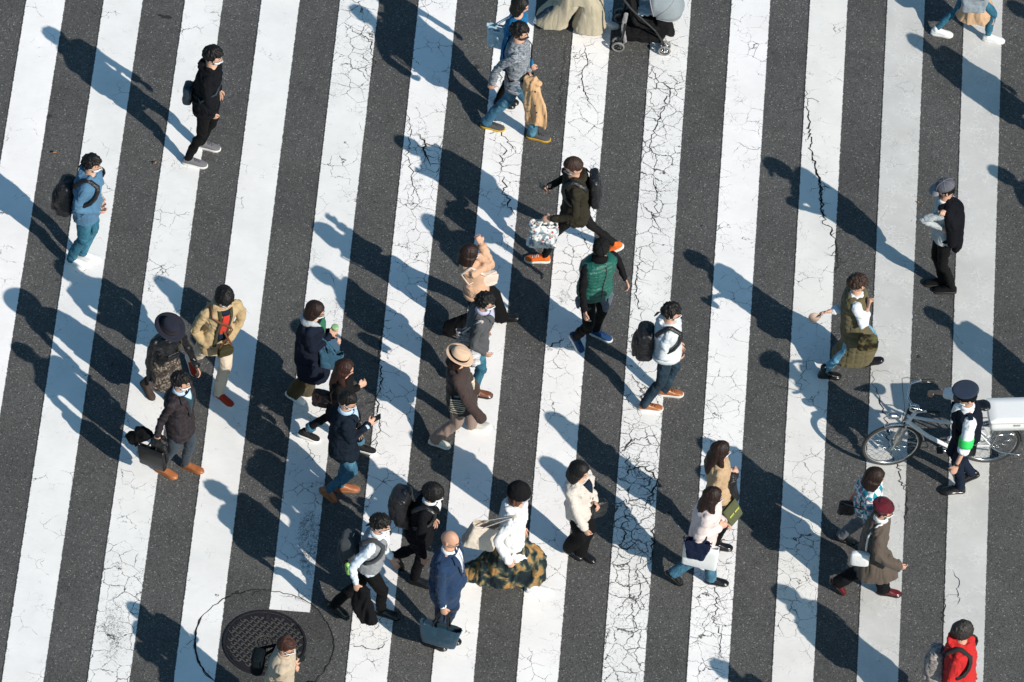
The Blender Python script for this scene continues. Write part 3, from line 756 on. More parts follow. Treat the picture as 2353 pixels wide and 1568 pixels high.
    # ---- clothes
    def top(s,name,mat,hem=-.25,follow=.45,split=False,ease=.022,sleeve=1.0,cuff=.008,arm=.016,fold=None,flare=0,hood=None,collar=None,neck=1.02,belly=0,vox=.009,arms='LR',nosleeve=False):
        H=s.H;k=s.k;mm=M(); tm=M()
        lo=max(hem,-.25)
        s.torso(tm,ease,lo,neck,belly=belly,straight=hem<-.5)
        if hem<-.25 or flare: s.skirtloft(tm,s.hip[2]+ -.05*H,s.hip[2]+hem*.31*H,ease,flare,follow=follow,split=split)
        s.tv=tm.bvh(); s.tease=ease
        mm.v=list(tm.v); mm.f=list(tm.f)
        for q in arms:
            if nosleeve: break
            sh,el,wr=s.sh[q],s.elb[q],s.wr[q]
            if sleeve>=1:
                end=wr+(wr-el)*(sleeve-1); P=[lerp(s.spt(.86),sh,.55),sh,el,end]; r=[.048*k,.043*k+arm*.9,.037*k+arm*.9,.029*k+arm*.8+cuff-.004]
            else:
                tot=sleeve*2
                if tot<=1: P=[lerp(s.spt(.86),sh,.55),sh,lerp(sh,el,tot)]; r=[.05*k,.047*k+arm,.044*k+arm+cuff]
                else: P=[lerp(s.spt(.86),sh,.55),sh,el,lerp(el,wr,tot-1)]; r=[.05*k,.047*k+arm,.041*k+arm,.036*k+arm+cuff]
            mm.limb(P,r,n=14,sub=6)
        if collar: # raised collar / roll neck
            c=s.spt(1.0); mm.limb([c-UP*.01,c+(s.hc-c)*.30],[.062*k+collar,.060*k+collar*.8],n=14)
        if hood:
            l,f=s.ax(1); c=s.spt(.97)-f*.075*k; mm.ell(c,l*.115*k*hood,f*.07*k*hood,UP*.06*k*hood+f*-.03,14,10)
            for sg in (-1,1): mm.limb([c+l*sg*.06*k,s.spt(1.0)+l*sg*.085*k+UP*.012,s.spt(.9)+l*sg*.04*k+f*.085*k],[.045*k*hood,.036*k,.02*k],n=10)
        s.allv=mm.bvh()
        o=mm.fuse(name,mat,s.root,vox,fold or f_top(.010,s.seed)); s.topobj=o; s.topm=mat
        return o
    def skirtloft(s,mm,z0,z1,ease,flare,n=24,follow=1.0,split=False,lat=.45):
        H=s.H; rings=[]; ra=[]; rb=[]
        for z in np.linspace(z0,z1,12):
            pts=[]; t=(z0-z)/max(z0-z1,1e-3)
            for q in 'LR':
                a,b,c=s.hj[q],s.kn[q],s.F[q]['ank']
                if z>=b[2]: t=(a[2]-z)/max(a[2]-b[2],1e-3); pts.append(lerp(a,b,min(max(t,0),1)))
                else: t=(b[2]-z)/max(b[2]-c[2],1e-3); pts.append(lerp(b,c,min(max(t,0),1)))
            mid=(pts[0]+pts[1])/2; mid[2]=z; t=(z0-z)/max(z0-z1,1e-3)
            dv=pts[0]-pts[1]; fa=abs(np.dot(dv,s.f))*follow; la=abs(np.dot(dv,s.l))*min(1,follow+.2)
            A=max(.094*H*(1-.1*t),la/2+.05*H)+ease+flare*t*lat; B=max(.070*H,fa/2+.054*H)+ease+flare*t
            tt=min(1,t*3.3); c=s.hip*(1-tt)+mid*tt; B_=.03*(t<.5); c=V(c[0],c[1],z); 
            rings.append(mm.ering(c,s.l*A,s.f*B,n,.85))
            if split:
                sgf=1 if np.dot(dv,s.f)>0 else -1; g_=.5*B+.03*max(0,t-.25)
                ra.append(mm.ering(c+s.f*sgf*g_,s.l*A,s.f*(B*.5+.02*(1-t)),n,.7)); rb.append(mm.ering(c-s.f*sgf*g_,s.l*A,s.f*(B*.5+.02*(1-t)),n,.7))
        if split: mm.loft(rings[:5][::-1]); mm.loft(ra[::-1]); mm.loft(rb[::-1])
        else: mm.loft(rings[::-1])
    def skirt(s,name,mat,top=.1,hemz=.3,ease=.02,flare=.06,fold=None,vox=.011):
        mm=M(); s.torso(mm,ease,-.2,top); s.skirtloft(mm,s.hip[2]-.03*s.H,hemz,ease,flare,lat=.35,follow=1.05)
        return mm.fuse(name,mat,s.root,vox,fold or f_drape(.016,s.seed))
    def trousers(s,mat,name='trousers',ease=.014,leg=1.0,ankle=1.0,hemz=0,fold=None,knee=1.0):
        H=s.H;k=s.k;mm=M(); s.torso(mm,ease-.004,-.12,.22)
        for q in 'LR':
            a,b,c=s.hj[q],s.kn[q],s.F[q]['ank']; F=s.F[q]
            end=lerp(b,c,1-.0*k) - nrm(c-b)*hemz if hemz else c+nrm(c-b)*.035*k
            mm.limb([a+UP*.02,lerp(a,b,.5)+nrm(b-a)*0,b,lerp(b,end,.5)-s.f*.012*k,end],[(.080*k+ease)*1.0,(.066*k+ease)*leg,(.050*k+ease)*leg*knee,(.046*k+ease)*(leg+ankle)/2,(.038*k+ease)*ankle],n=16,sub=5,blunt=1)
        return mm.fuse(name,mat,s.root,.0105,fold or f_trou(.010,s.seed))
    def shoes(s,mat,solem=None,boot=0,solez=.022,name='shoe',lenk=1.0,low=False,only='LR',lace=None):
        k=s.k*lenk
        for q in only:
            F=s.F[q]; c=F['c'];f=F['f'];l=F['l'];u=F['u']; mm=M(); rings=[]
            for x,wd,ht,zc in ((-.128,.018,.03,.045),(-.120,.030,.036,.048),(-.09,.037,.046,.054),(-.05,.039,.05,.058),(0,.040,.040,.048),(.05,.046,.030,.038),(.09,.047,.025,.033),(.12,.038,.020,.029),(.138,.022,.013,.025)):
                rings.append(mm.ering(c+f*x*k+u*(solez+(zc-.022)*k),l*wd*k,u*ht*k,16,.85))
            mm.loft(rings)
            if not low: mm.limb([c-f*.068*k+u*.05*k,c-f*.07*k+u*(.105+boot)*k],[.042*k,.038*k+(.006 if boot else 0)],n=14)
            o=mm.fuse(name,mat,s.root,.008,lambda p:.0*p[:,0],smooth=2)
            sm=M(); rg=[]
            prof=[(-.132,.012),(-.125,.030),(-.09,.042),(-.03,.040),(.03,.044),(.08,.052),(.115,.044),(.137,.024),(.145,.010)]
            for z in (0.0,.004,solez,solez+.008):
                kk=.94 if z==0 else 1.0
                rr=[c+f*x*k*kk+l*w_*k*kk+u*z for x,w_ in prof]+[c+f*x*k*kk-l*w_*k*kk+u*z for x,w_ in prof[::-1]]
                rg.append(rr)
            sm.loft(rg); so_=sm.build('sole',solem or RUB,o); 
            if lace:
                lm=M()
                pt=[]
                for i_ in range(4):
                    x=.0+.018*i_; z=solez+.068*k-.009*i_; sg=1 if i_%2 else -1; pt+=[c+f*x*k-l*.022*k*sg+u*(z-.006),c+f*(x+.004)*k+u*(z+.004),c+f*(x+.008)*k+l*.022*k*sg+u*(z-.006)]
                lm.tube(pt,.003,6)
                lm.build('laces',lace,o)
    def patch(s,name,mat,rows,off=.010,nx=7,zoff=0,th=.004,back=False):
        # rows: list of (t, uL, uR) t along the spine, u lateral in fraction of half width (1=.1H)
        mm=M(); grid=[]; sgn=-1 if back else 1
        R_=[]
        for a,b in zip(rows[:-1],rows[1:]):
            n=max(2,int(abs(b[0]-a[0])*14))
            for i in range(n): t=i/n; R_.append(tuple(lerp(np.array(a),np.array(b),t)))
        R_.append(tuple(rows[-1]))
        last=None
        for t,uL,uR in R_:
            l,f=s.ax(t); row=[]
            for i in range(nx):
                u=(uL+(uR-uL)*i/(nx-1))*.1*s.H
                p=s.spt(t)+l*u+f*sgn*.5
                h=s.tv.ray_cast(Vector(p),Vector(-f*sgn))
                if h[0] is None: q=(s.spt(t)+l*u*.9+f*sgn*.04)
                else: q=np.array(h[0])
                row.append(q+f*sgn*off)
            grid.append(row)
        nr=len(grid); vs=[];fs=[]
        for row in grid: vs+=row
        for row in grid: vs+=[p-s.f*sgn*.012 for p in row]
        B=nr*nx
        for j in range(nr-1):
            for i in range(nx-1):
                a=j*nx+i; fs.append((a,a+1,a+nx+1,a+nx)); fs.append((B+a,B+a+nx,B+a+nx+1,B+a+1))
        bd=[i for i in range(nx)]+[j*nx+nx-1 for j in range(1,nr)]+[(nr-1)*nx+i for i in range(nx-2,-1,-1)]+[j*nx for j in range(nr-2,0,-1)]
        for a,b in zip(bd,bd[1:]+bd[:1]): fs.append((a,B+a,B+b,b))
        mm.add(vs,fs); return mm.build(name,mat,s.root)
    def vneck(s,mat,name='shirt_front',depth=.55,w=.42,top=1.0,off=.008): return s.patch(name,mat,[(top,-w,w),(lerp(top,depth,.35),-w*.8,w*.8),(depth,-.03,.03)],off)
    def lapels(s,mat,depth=.5,w=.42):
        for sg in (-1,1):
            s.patch('lapel',mat,[(1.0,sg*w*.9,sg*(w+.18)),(.88,sg*w*.72,sg*(w+.35)),(.80,sg*w*.6,sg*(w+.12)),(depth,sg*.02,sg*.10)],.014,4)
    def collar(s,mat,name='collar',r=.064,h=.035,open_=.7,zl=.0):
        c=s.spt(1.0)+UP*zl; k=s.k; mm=M(); dirn=nrm(s.hc-c); rg=[]
        for i in range(17):
            a=-PI+open_*.5+(2*PI-open_)*i/16; a=a
            d=-(s.ft*math.cos(a)*-1)+s.lt*math.sin(a) if False else s.ft*math.cos(a+PI)+s.lt*math.sin(a+PI)
            b0=c+d*r*k; dr=.0
            rg.append([b0+dirn*h*k,b0+d*.006+dirn*h*k,b0+d*.022*k-UP*.004,b0+d*.012*k-UP*.01])
        mm.loft(rg); return mm.build(name,mat,s.root)
    def wrap(s,pts,off=.006):
        off+=.008; out=[];nn=[]
        for t,u,v in pts: # t spine, u lateral (.1H), v fwd/back sign
            l,f=s.ax(t); c=s.spt(min(t,.90)); 
            if t>.93: d=nrm(l*u*.1*s.H+f*v*.07*s.H+UP*.10*s.H)
            else: d=nrm(l*u*.1*s.H+f*v*.07*s.H)
            o=c+l*u*.04*s.H if t<=.93 else c+l*u*.085*s.H; 
            h=(s.allv if t>.93 else s.tv).ray_cast(Vector(o+d*.6),Vector(-d))
            p=np.array(h[0]) if h[0] is not None else o+d*.1
            out.append(p+d*off); nn.append(d)
        return out,nn
    def face(s,mat=None,name='face_mask'):
        mm=M(); mat=mat or MASKM; rows=[]
        zs=np.linspace(-.90,-.13,7); 
        for z in zs:
            m_=62 if z>-.6 else 50
            row=[]
            for az in np.radians(np.linspace(-m_,m_,11)):
                c=math.sqrt(1-z*z); d=V(c*math.cos(az),c*math.sin(az),z)
                r=s.headpt(d,.010+.010*math.cos(az)**2*(1-((z+.45)/.5)**2)); row.append(s.hw(r))
            rows.append(row)
        vs=[p for r in rows for p in r]; fs=[(j*11+i,j*11+i+1,(j+1)*11+i+1,(j+1)*11+i) for j in range(6) for i in range(10)]
        mm.add(vs,fs); o=mm.build(name,mat,s.root,solid=.003)
        for sg in (-1,1):
            lm=M(); a=s.hw(s.headpt(nrm(V(.5,sg*.86,-.2)),.006)); a2=s.hw(s.headpt(nrm(V(.5,sg*.86,-.62)),.006)); b=s.hw(V(-.012,sg*.086,.01)*s.k**.4); b2=s.hw(V(-.012,sg*.086,-.02)*s.k**.4)
            lm.tube([a,lerp(a,b,.5)+s.hl*sg*.004,b,b2,lerp(a2,b2,.5)+s.hl*sg*.004,a2],.0016,5); lm.build('ear_loop',mat,o)
        return o
    def glasses(s,mat=None):
        mm=M(); mat=mat or GUN
        for sg in (-1,1):
            r=s.headpt(nrm(V(.9,sg*.34,.04))); c=s.hw(r)+s.hf*.014; mm.torus(c,s.hl*.024,s.hu*.018,.0022,18,6)
            mm.tube([c+s.hl*sg*.024,s.hw(V(-.005,sg*.083,.01))],.002,6)
        a=s.hw(s.headpt(nrm(V(.9,0.05,.06))))+s.hf*.012; b=s.hw(s.headpt(nrm(V(.9,-.05,.06))))+s.hf*.012; mm.tube([a,b],.002,6)
        mm.build('glasses',mat,s.root)
    def hair(s,mat,kind='short',th=1.0,fringe=22,name='hair',amp=None,bald=0):
        th=th*.85; k=s.k**.4; mm=M()
        def fn(d,az,el):
            a=abs(math.degrees(az if az<=PI else az-2*PI)); e=math.degrees(el)
            if kind in('short','crop'):
                lim=np.interp(a,[0,45,62,75,95,110,180],[fringe,fringe,20,-8,-14,-25,-46]); t=np.interp(e,[-40,10,60],[.008,.014,.021])*th
                if kind=='crop': t*=.55
            elif kind=='bowl': lim=np.interp(a,[0,40,55,75,180],[6,4,-10,-38,-52]); t=np.interp(e,[-50,-20,20,70],[.022,.034,.034,.024])*th
            elif kind=='bob': lim=np.interp(a,[0,35,50,62,180],[26,22,-20,-58,-62]); t=np.interp(e,[-50,0,60],[.03,.022,.020])*th
            else: lim=np.interp(a,[0,30,48,62,180],[34,26,-10,-58,-65]); t=np.interp(e,[-50,0,60],[.03,.024,.020])*th
            ins=sstep((e-lim)/9); r=s.headpt(d,0); n=np.linalg.norm(r)
            if kind in('bob','long') and e<0 and a>48:
                hr=np.linalg.norm(r[:2]) if False else .085+.02*th*(a>90)
                n2=min(.098/max(math.cos(el),.35),.205)*th**.3; n=max(n,n2*ins+n*(1-ins)); r=d*n
                t*=.6
            if bald and e>55 and abs(a-0)>=0 and d[0]>-.55: t*=.2
            return r*(1+(t*ins-.024*(1-ins))/n)
        mm.loft(s.sphere(fn,44,30))
        if kind=='long':
            b=s.hc; back=-nrm(V(s.hf[0],s.hf[1],0)); ll=s.hl
            P=[b+back*.02-UP*.02,b+back*.075-UP*.13,b+back*.105-UP*.24,b+back*.10-UP*.33,b+back*.085-UP*.41*th]
            mm.loft([mm.ering(p,ll*a_,back*c_,16,.9) for p,a_,c_ in zip(P,(.085,.105,.112,.095,.04),(.075,.062,.05,.04,.015))])
            for sg in (-1,1): mm.limb([b+ll*sg*.07-UP*.02,b+ll*sg*.098-UP*.12-back*.01,b+ll*sg*.10-UP*.22-back*.035,b+ll*sg*.085-UP*.30-back*.05],[.035,.036,.03,.012],n=10,flat=.7)
        sd_=s.seed; rr=random.Random(s.seed*7+1); bv_=mm.bvh()
        if kind in('short','bowl') and bald==0:
            whorl=nrm(V(-.5,.15,.85)); n_=0
            for _ in range(400):
                d=nrm(V(rr.gauss(0,1),rr.gauss(0,1),rr.gauss(.45,.8))); az=math.atan2(d[1],d[0]); el=math.asin(d[2]); a=abs(math.degrees(az)); e=math.degrees(el)
                lim=np.interp(a,[0,45,62,75,95,110,180],[fringe,fringe,20,-8,-14,-25,-46]) if kind=='short' else np.interp(a,[0,40,55,75,180],[6,4,-10,-38,-52])
                if e<lim+3: continue
                fl=d-whorl; fl=nrm(fl-d*np.dot(fl,d))+V(rr.gauss(0,.35),rr.gauss(0,.35),rr.gauss(0,.25)); fl=nrm(fl-d*np.dot(fl,d)); 
                p0=s.hw(fn(d,az,el)); n3=s.hf*d[0]+s.hl*d[1]+s.hu*d[2]; f3=s.hf*fl[0]+s.hl*fl[1]+s.hu*fl[2]; L_=rr.uniform(.022,.040)*(1.15 if kind=='short' else .8); up_=rr.uniform(.001,.006)*(1 if kind=='short' else .4)
                mm.limb([p0-n3*.006,p0+f3*L_*.5+n3*up_,p0+f3*L_-n3*.004+n3*up_*.6],[.0075,.0068,.002],n=6,sub=2); n_+=1
                if n_>110: break
        if kind in('long','bob'):
            b=s.hc; back=-nrm(V(s.hf[0],s.hf[1],0)); ll=s.hl
            for i_ in range(26 if kind=='long' else 18):
                x=rr.uniform(-1,1); y=math.sqrt(max(0,1-x*x))*rr.uniform(.8,1.08); zt=.02 if kind=='long' else .02; zb=rr.uniform(.26,.42)*th if kind=='long' else rr.uniform(.10,.155)
                P_=[b+ll*x*.082+back*(y*.085)+UP*.04,b+ll*x*.098+back*(y*.098+.0)-UP*.05,b+ll*x*.10+back*(y*.095+(.03 if kind=='long' else 0))-UP*(zb*.55)+ll*rr.gauss(0,.006),b+ll*x*.09+back*(y*.08+(.045 if kind=='long' else 0))-UP*zb+ll*rr.gauss(0,.012)]
                mm.limb(P_,[.012,.014,.013,.003],n=7,sub=3)
        s.headv=bv_
        am=amp if amp is not None else {'short':.003,'crop':.004,'bowl':.002,'bob':.0025,'long':.0035}[kind]
        def hf(p):
            c=p[p[:,2]>p[:,2].max()-.05].mean(0); az=np.arctan2(p[:,1]-c[1],p[:,0]-c[0])
            sh_=kind in('short','crop'); q=np.stack([np.cos(az)*7,np.sin(az)*7,p[:,2]*(7 if sh_ else 1.6)],1)
            return am*(ridge(q*1.6,sd_)+.6*ridge(p*np.array([24,24,14 if sh_ else 3.0]),sd_+1)+.4*ridge(p*np.array([45,45,16 if sh_ else 4.0]),sd_+2)-.5)
        return mm.fuse(name,mat,s.root,.0065,hf,smooth=2)
    def bands(s,mat,hem,ease,sleeve=1.0,arm=.016,cuffs='LR',hh=.05):
        mm=M(); rg=[]
        for x,e in ((hem-.005,-.002),(hem+.0,.004),(hem+hh/.31/s.H,.005),(hem+hh/.31/s.H+.01,-.004)):
            A=np.interp(max(x,-.25),[-.3,-.1,0,.15],[.086,.094,.100,.097])*s.H*s.build*.95; B=np.interp(max(x,-.25),[-.3,-.1,0,.15],[.066,.070,.074,.073])*s.H*math.sqrt(s.build)*.96
            l,f=s.ax(x); rg.append(mm.ering(s.spt(x),l*(A+ease+e),f*(B+ease+e),28,.82))
        mm.loft(rg); mm.build('hem_band',mat,s.root)
        for q in cuffs:
            d=nrm(s.wr[q]-s.elb[q]); e_=s.wr[q]+(s.wr[q]-s.elb[q])*(sleeve-1); mm=M(); r=.029*s.k+arm*.8+.007
            mm.limb([e_-d*.045,e_-d*.01,e_+d*.008],[r,r*.98,r*.9],n=16,sub=1,ends=False); mm.build('cuff',mat,s.root)
    # ---- hats
    def fedora(s,mat,bandm,brim=.062,tilt=0):
        u=nrm(s.hu+s.hf*tilt); f=nrm(s.hf-u*np.dot(s.hf,u)); l=np.cross(u,f); c=s.hc+u*.035
        mm=M(); rg=[]
        for z,a,b,dent in ((0,.112,.094,0),(.03,.111,.093,0),(.06,.106,.086,0),(.085,.098,.074,0),(.100,.082,.055,.0),(.103,.05,.03,.0)):
            rg.append(mm.ering(c+u*z-f*.005,f*a,l*b,28))
        mm.loft(rg)
        o=mm.build('hat',mat,s.root,sub=1)
        # dent ridge on the crown
        d_=M(); d_.ell(c+u*.098-f*.005,f*.075,l*.022,u*.012,14,8); 
        b=M(); 
        def br(r,z0,th_):
            out=[]
            for i in range(40):
                a=2*PI*i/40; rr=r; z=z0+(.020*abs(math.sin(a))**2-.014*max(0,math.cos(a)))*(r>.12)
                out.append(c+f*math.cos(a)*(rr+.010)+l*math.sin(a)*(rr-.006)+u*(z+th_))
            return out
        b.loft([br(.10,0,0),br(.105+brim*.5,-.003,0),br(.105+brim,.004,0),br(.105+brim,.004,.005),br(.105+brim*.5,-.003,.005),br(.10,0,.006)],cap=False)
        b.build('hat_brim',mat,o)
        q=M(); q.loft([q.ering(c+u*.004-f*.005,f*.1145,l*.0965,28),q.ering(c+u*.032-f*.005,f*.1135,l*.0955,28)]); q.build('hat_band',bandm,o)
        t_=M(); t_.ell(c+u*.101-f*.003,f*.07,l*.014,u*.006,14,6); t_.build('crown_crease',bandm if False else mat,o)
        return o
    def beanie(s,mat,name='beanie',slouch=.02,low=2,th=.026):
        mm=M()
        def fn(d,az,el):
            a=abs(math.degrees(az if az<=PI else az-2*PI)); e=math.degrees(el)
            lim=np.interp(a,[0,60,180],[low+8,low-4,low-22]); ins=sstep((e-lim)/5); r=s.headpt(d,0); n=np.linalg.norm(r)
            t=th+slouch*max(0,math.sin(el))*(1.0-.6*d[0])
            return r*(1+(t*ins-.03*(1-ins))/n)
        mm.loft(s.sphere(fn,40,26)); return mm.fuse(name,mat,s.root,.0075,lambda p:.004*ridge(p*20,s.seed))
    def beret(s,mat):
        u=nrm(s.hu-s.hf*.15); c=s.hc+u*.055-s.hf*.01; mm=M(); mm.ell(c+u*.022,s.hf*.125,s.hl*.115,u*.055,24,12); mm.limb([c-u*.025,c+u*.01],[.100,.105],n=20); mm.limb([c+u*.07,c+u*.088],[.006,.004],n=6)
        return mm.fuse('beret',mat,s.root,.0075,f_crump(.005,s.seed,14))
    def cap(s,mat,vism,police=False):
        u=nrm(s.hu); c=s.hc+u*.03
        if not police:
            mm=M(); 
            rg=[mm.ering(c+u*z-s.hf*.004,s.hf*a,s.hl*b,28) for z,a,b in ((0,.112,.094),(.03,.113,.094),(.06,.106,.088),(.085,.088,.072),(.10,.06,.048),(.106,.02,.018))]
            mm.loft(rg); o=mm.build('cap',mat,s.root,sub=1)
            v=M(); gr=[]
            for t in (0,.006):
                gr.append([c+s.hf*(.085)+s.hl*-.09-u*.004+u*t]+[c+s.hf*(.095+.085*math.cos(a)**.7)+s.hl*.09*math.sin(a)+u*(-.012-.006*math.cos(a)+t) for a in np.linspace(-1.5,1.5,17)]+[c+s.hf*(.085)+s.hl*.09-u*.004+u*t])
            v.loft(gr); v.build('cap_visor',vism,o); b=M(); b.ell(c+u*.107,s.hf*.009,s.hl*.009,u*.006,10,6); b.build('cap_button',vism,o)
            sm_=M()
            for i_ in range(3):
                a=i_*PI/3+.5; dd=s.hf*math.cos(a)*.112+s.hl*math.sin(a)*.094
                sm_.tube([c+u*.03+dd*1.02,c+u*.062+dd*.945,c+u*.088+dd*.78,c+u*.103+dd*.50,c+u*.11,c+u*.103-dd*.50,c+u*.088-dd*.78,c+u*.062-dd*.945,c+u*.03-dd*1.02],.0022,6)
            sm_.build('cap_seam',vism,o)
        else:
            c=c+u*.028; mm=M(); bk=nrm(u+s.hf*.10)
            mm.loft([mm.ering(c+u*z,s.hf*a,s.hl*b,32) for z,a,b in ((-.035,.110,.092),(.03,.112,.094))]); o=mm.build('cap',BLACKC,s.root)
            t=M(); t.loft([t.ering(c+u*z0+s.hf*.004,nrm(s.hf+u*.16)*a,s.hl*b,36) for z0,a,b in ((.028,.108,.090),(.055,.130,.122),(.068,.143,.135),(.076,.140,.132),(.080,.120,.112),(.081,.06,.055))]); t.build('cap_crown',mat,o,sub=1)
            pt=M(); pt.torus(c+u*.068+s.hf*.004,nrm(s.hf+u*.16)*.144,s.hl*.136,.003,40,6); pt.build('cap_piping',BLACKC,o)
            v=M(); gr=[]
            for tt in (0,.005): gr.append([c+s.hf*(.08)+s.hl*.088*math.sin(a)+s.hf*(.075*math.cos(a))+u*(-.012-.035*math.cos(a)+tt) for a in np.linspace(-1.5,1.5,15)])
            v.loft(gr); v.build('cap_visor',PLK,o)
            b=M(); b.ell(c+s.hf*.113+u*.028,s.hf*.006,s.hl*.016,u*.02,10,8); b.build('cap_badge',BRASS,o)
        return o
    # joints for props
    def back(s,t=.62,d=.0): 
        l,f=s.ax(t); h=s.tv.ray_cast(Vector(s.spt(t)-f*.6),Vector(f)); p=np.array(h[0]) if h[0] is not None else s.spt(t)-f*.12
        return p-f*d
# ------------------------------------------------------------ bags and props
def root_for(name,label,cat,p,rz=0,group=None):
    o=empty(name,p,rz); tag(o,label,cat,group); return o
def backpack(P,label,mat,w=.15,h=.24,d=.085,t=.52,strapm=None,drop=0,group='backpacks',pocket=True,side=None,lean=0,straps=True,bottle=False,shiny=None):
    k=P.k; strapm=strapm or mat
    l,f=P.ax(.6); c=P.back(t)-f*(d*.70)-UP*drop
    up=nrm(P.sp*1.0-f*lean); 
    r=root_for('backpack',label,'backpack',c-up*h,P.hd,group)
    mm=M(); mm.rbox(c,l*w,f*d,up*h,.62,24,.86); 
    mm.ell(c-up*h*.08-f*d*.45,l*w*.90,f*d*.95,up*h*.80,16,12)
    mm.fuse('pack_body',mat,r,.010,f_crump(.006,P.seed+5,14))
    if pocket:
        q=M(); q.rbox(c-f*d*1.0-up*h*.32,l*w*.74,f*.035,up*h*.42,.5,20,.9); q.fuse('front_pocket',mat,r,.009,f_crump(.005,P.seed+6,16))
        z=M(); z.tube([c-f*(d*.95)+l*w*.7*x+up*h*(.52-.22*x*x) for x in np.linspace(-1,1,9)],.004,6); z.build('zip',GUN,r)
    q=M(); q.torus(c+up*h*.98+f*d*.5,l*.035,up*.03,.006,12,6,0,PI); q.build('carry_handle',strapm,r)
    if straps:
        for sg in (-1,1):
            pts,nn=P.wrap([(.80,sg*.55,-1),(.92,sg*.6,-.9),(.97,sg*.62,-.45),(1.0,sg*.62,.0),(.97,sg*.60,.5),(.90,sg*.58,1),(.78,sg*.62,1),(.62,sg*.75,1),(.48,sg*.95,.7),(.40,sg*1.0,.1),(.36,sg*.95,-.5)],.010)
            q=M(); q.ribbon(pts,nn,.052*k,.006); q.build('shoulder_strap',strapm,r)
    if bottle:
        q=M(); bc=c-l*(w+.01)-up*h*.4; q.limb([bc-up*.07,bc+up*.05,bc+up*.07,bc+up*.10],[.030,.030,.016,.014],n=14); b=q.build('drink_bottle',solid('drink_bottle_green',(.25,.5,.12),.15),r)
        q=M(); q.limb([bc+up*.10,bc+up*.115],[.018,.018],n=12,ends=False); q.build('bottle_cap',PLK,b)
    return r
def tote(name,label,cat,top,ax,w,h,d,mat,hand=None,hm=None,tap=.85,group=None,handles=2,sag=.03,handlen=None,fold=None,stiff=False,tilt=None,vox=.009,over=None,inner=True):
    """top: world centre of the opening, ax: direction of the long side"""
    ax=nrm(ax); up=nrm(tilt) if tilt is not None else UP; ax=nrm(ax-up*np.dot(ax,up)); n=np.cross(up,ax)
    c0=top-up*h; r=root_for(name,label,cat,c0,math.atan2(ax[1],ax[0]),group)
    mm=M(); rg=[]; e=.35 if not stiff else .22
    for t,kw,kd in ((0,tap*.97,.9),(.03,tap,1.0),(.35,tap+(1-tap)*.35,1.05),(.7,tap+(1-tap)*.7,.85),(1,1,.55)):
        rg.append(mm.ering(c0+up*h*t-(up*sag*0),ax*w*kw,n*d*kd,28,e))
    # inner wall
    inn=[(1,.97,.45),(.75,.9,.6),(.6,.8,.5)]
    for t,kw,kd in inn: rg.append(mm.ering(c0+up*h*t,ax*w*kw,n*d*kd,28,e))
    mm.loft(rg)
    if stiff: o=mm.build('bag_body',mat,r,smooth=True,bevel=0)
    else: o=mm.fuse('bag_body',mat,r,vox,fold or f_crump(.008,int(w*1000),9))
    if handles and hand is not None:
        for sg in ((-1,1) if handles==2 else (1,)):
            a=top+ax*w*.38+n*sg*d*.5-up*.03; b=top-ax*w*.38+n*sg*d*.5-up*.03; hp=hand+n*sg*.008
            q=M(); q.limb([a,lerp(a,hp,.6)+ax*w*.10,hp+ax*.02,hp-ax*.02,lerp(b,hp,.6)-ax*w*.10,b],[.011]*6,n=8,sub=4,flat=.5,ends=False); q.build('bag_handle',hm or mat,r)
    return r
def carried_coat(label,pos,ax,w,h,mat,name='jacket',cat='jacket',group='jackets carried over an arm',thick=.035,seed=1,tail=0,buttons=None,lean=V(0,0,0)):
    ax=nrm(ax); n=np.cross(UP,ax); r=root_for(name,label,cat,pos-UP*h*.5,math.atan2(ax[1],ax[0]),group)
    rr=random.Random(seed); mm=M(); rg=[]
    for i in range(10):
        t=i/9; c=pos-UP*h*t+lean*t; wv=w*(.62+.38*math.sin(min(1,t*1.5)*PI/2))*(1-.12*(t>.9)); ring=[]
        for a in np.linspace(0,2*PI,28,endpoint=False):
            x=math.cos(a); y=math.sin(a); rip=1+.35*math.sin(x*7+seed+t*2)*t
            ring.append(c+ax*(x*wv+.02*math.sin(5*t+seed))+n*(y*thick*(1.3 if t<.15 else 1)*rip+math.sin(x*6+seed)*.018*t)-UP*(.04*math.sin(x*4+seed)*t))
        rg.append(ring)
    mm.loft(rg)
    mm.limb([pos-ax*w*.55,pos+UP*.015,pos+ax*w*.55],[.045,.055,.045],n=12,flat=.9)
    if tail:
        mm.limb([pos+ax*w*.3-UP*h*.2+n*thick,pos+ax*w*.55-UP*h*.7+n*thick,pos+ax*w*.6-UP*h*(1+tail)],[.05,.045,.03],n=10,flat=.5)
    mm.fuse('coat_cloth',mat,r,.010,f_drape(.014,seed,16))
    if buttons:
        for t,x in buttons:
            q=M(); p=pos-UP*h*t+ax*w*x-n*(thick*1.25); q.ell(p,ax*.013,UP*.013,n*.006,10,6); q.build('button',PLK,r)
    return r
def phone(P,q,label,screen=False,group='phones in hands'):
    g=P.grip[q]; d=P.hd_[q]; up=nrm(P.f*.72+UP*.62); ax=P.l
    n=np.cross(ax,up); c=g+up*.035
    r=root_for('phone',label,'phone',c-up*.07,P.hd,group)
    m_=M(); m_.box(c,ax*.037,up*.074,n*.0045); m_.build('phone_case',PLK,r,smooth=False,bevel=.004)
    m_=M(); sgn=-1 if np.dot(n,P.f)>0 else 1
    m_.box(c+n*sgn*.0055,ax*.033,up*.068,n*.0008); m_.build('screen',solid('phone_screen',(.02,.025,.03),.08),r,smooth=False)
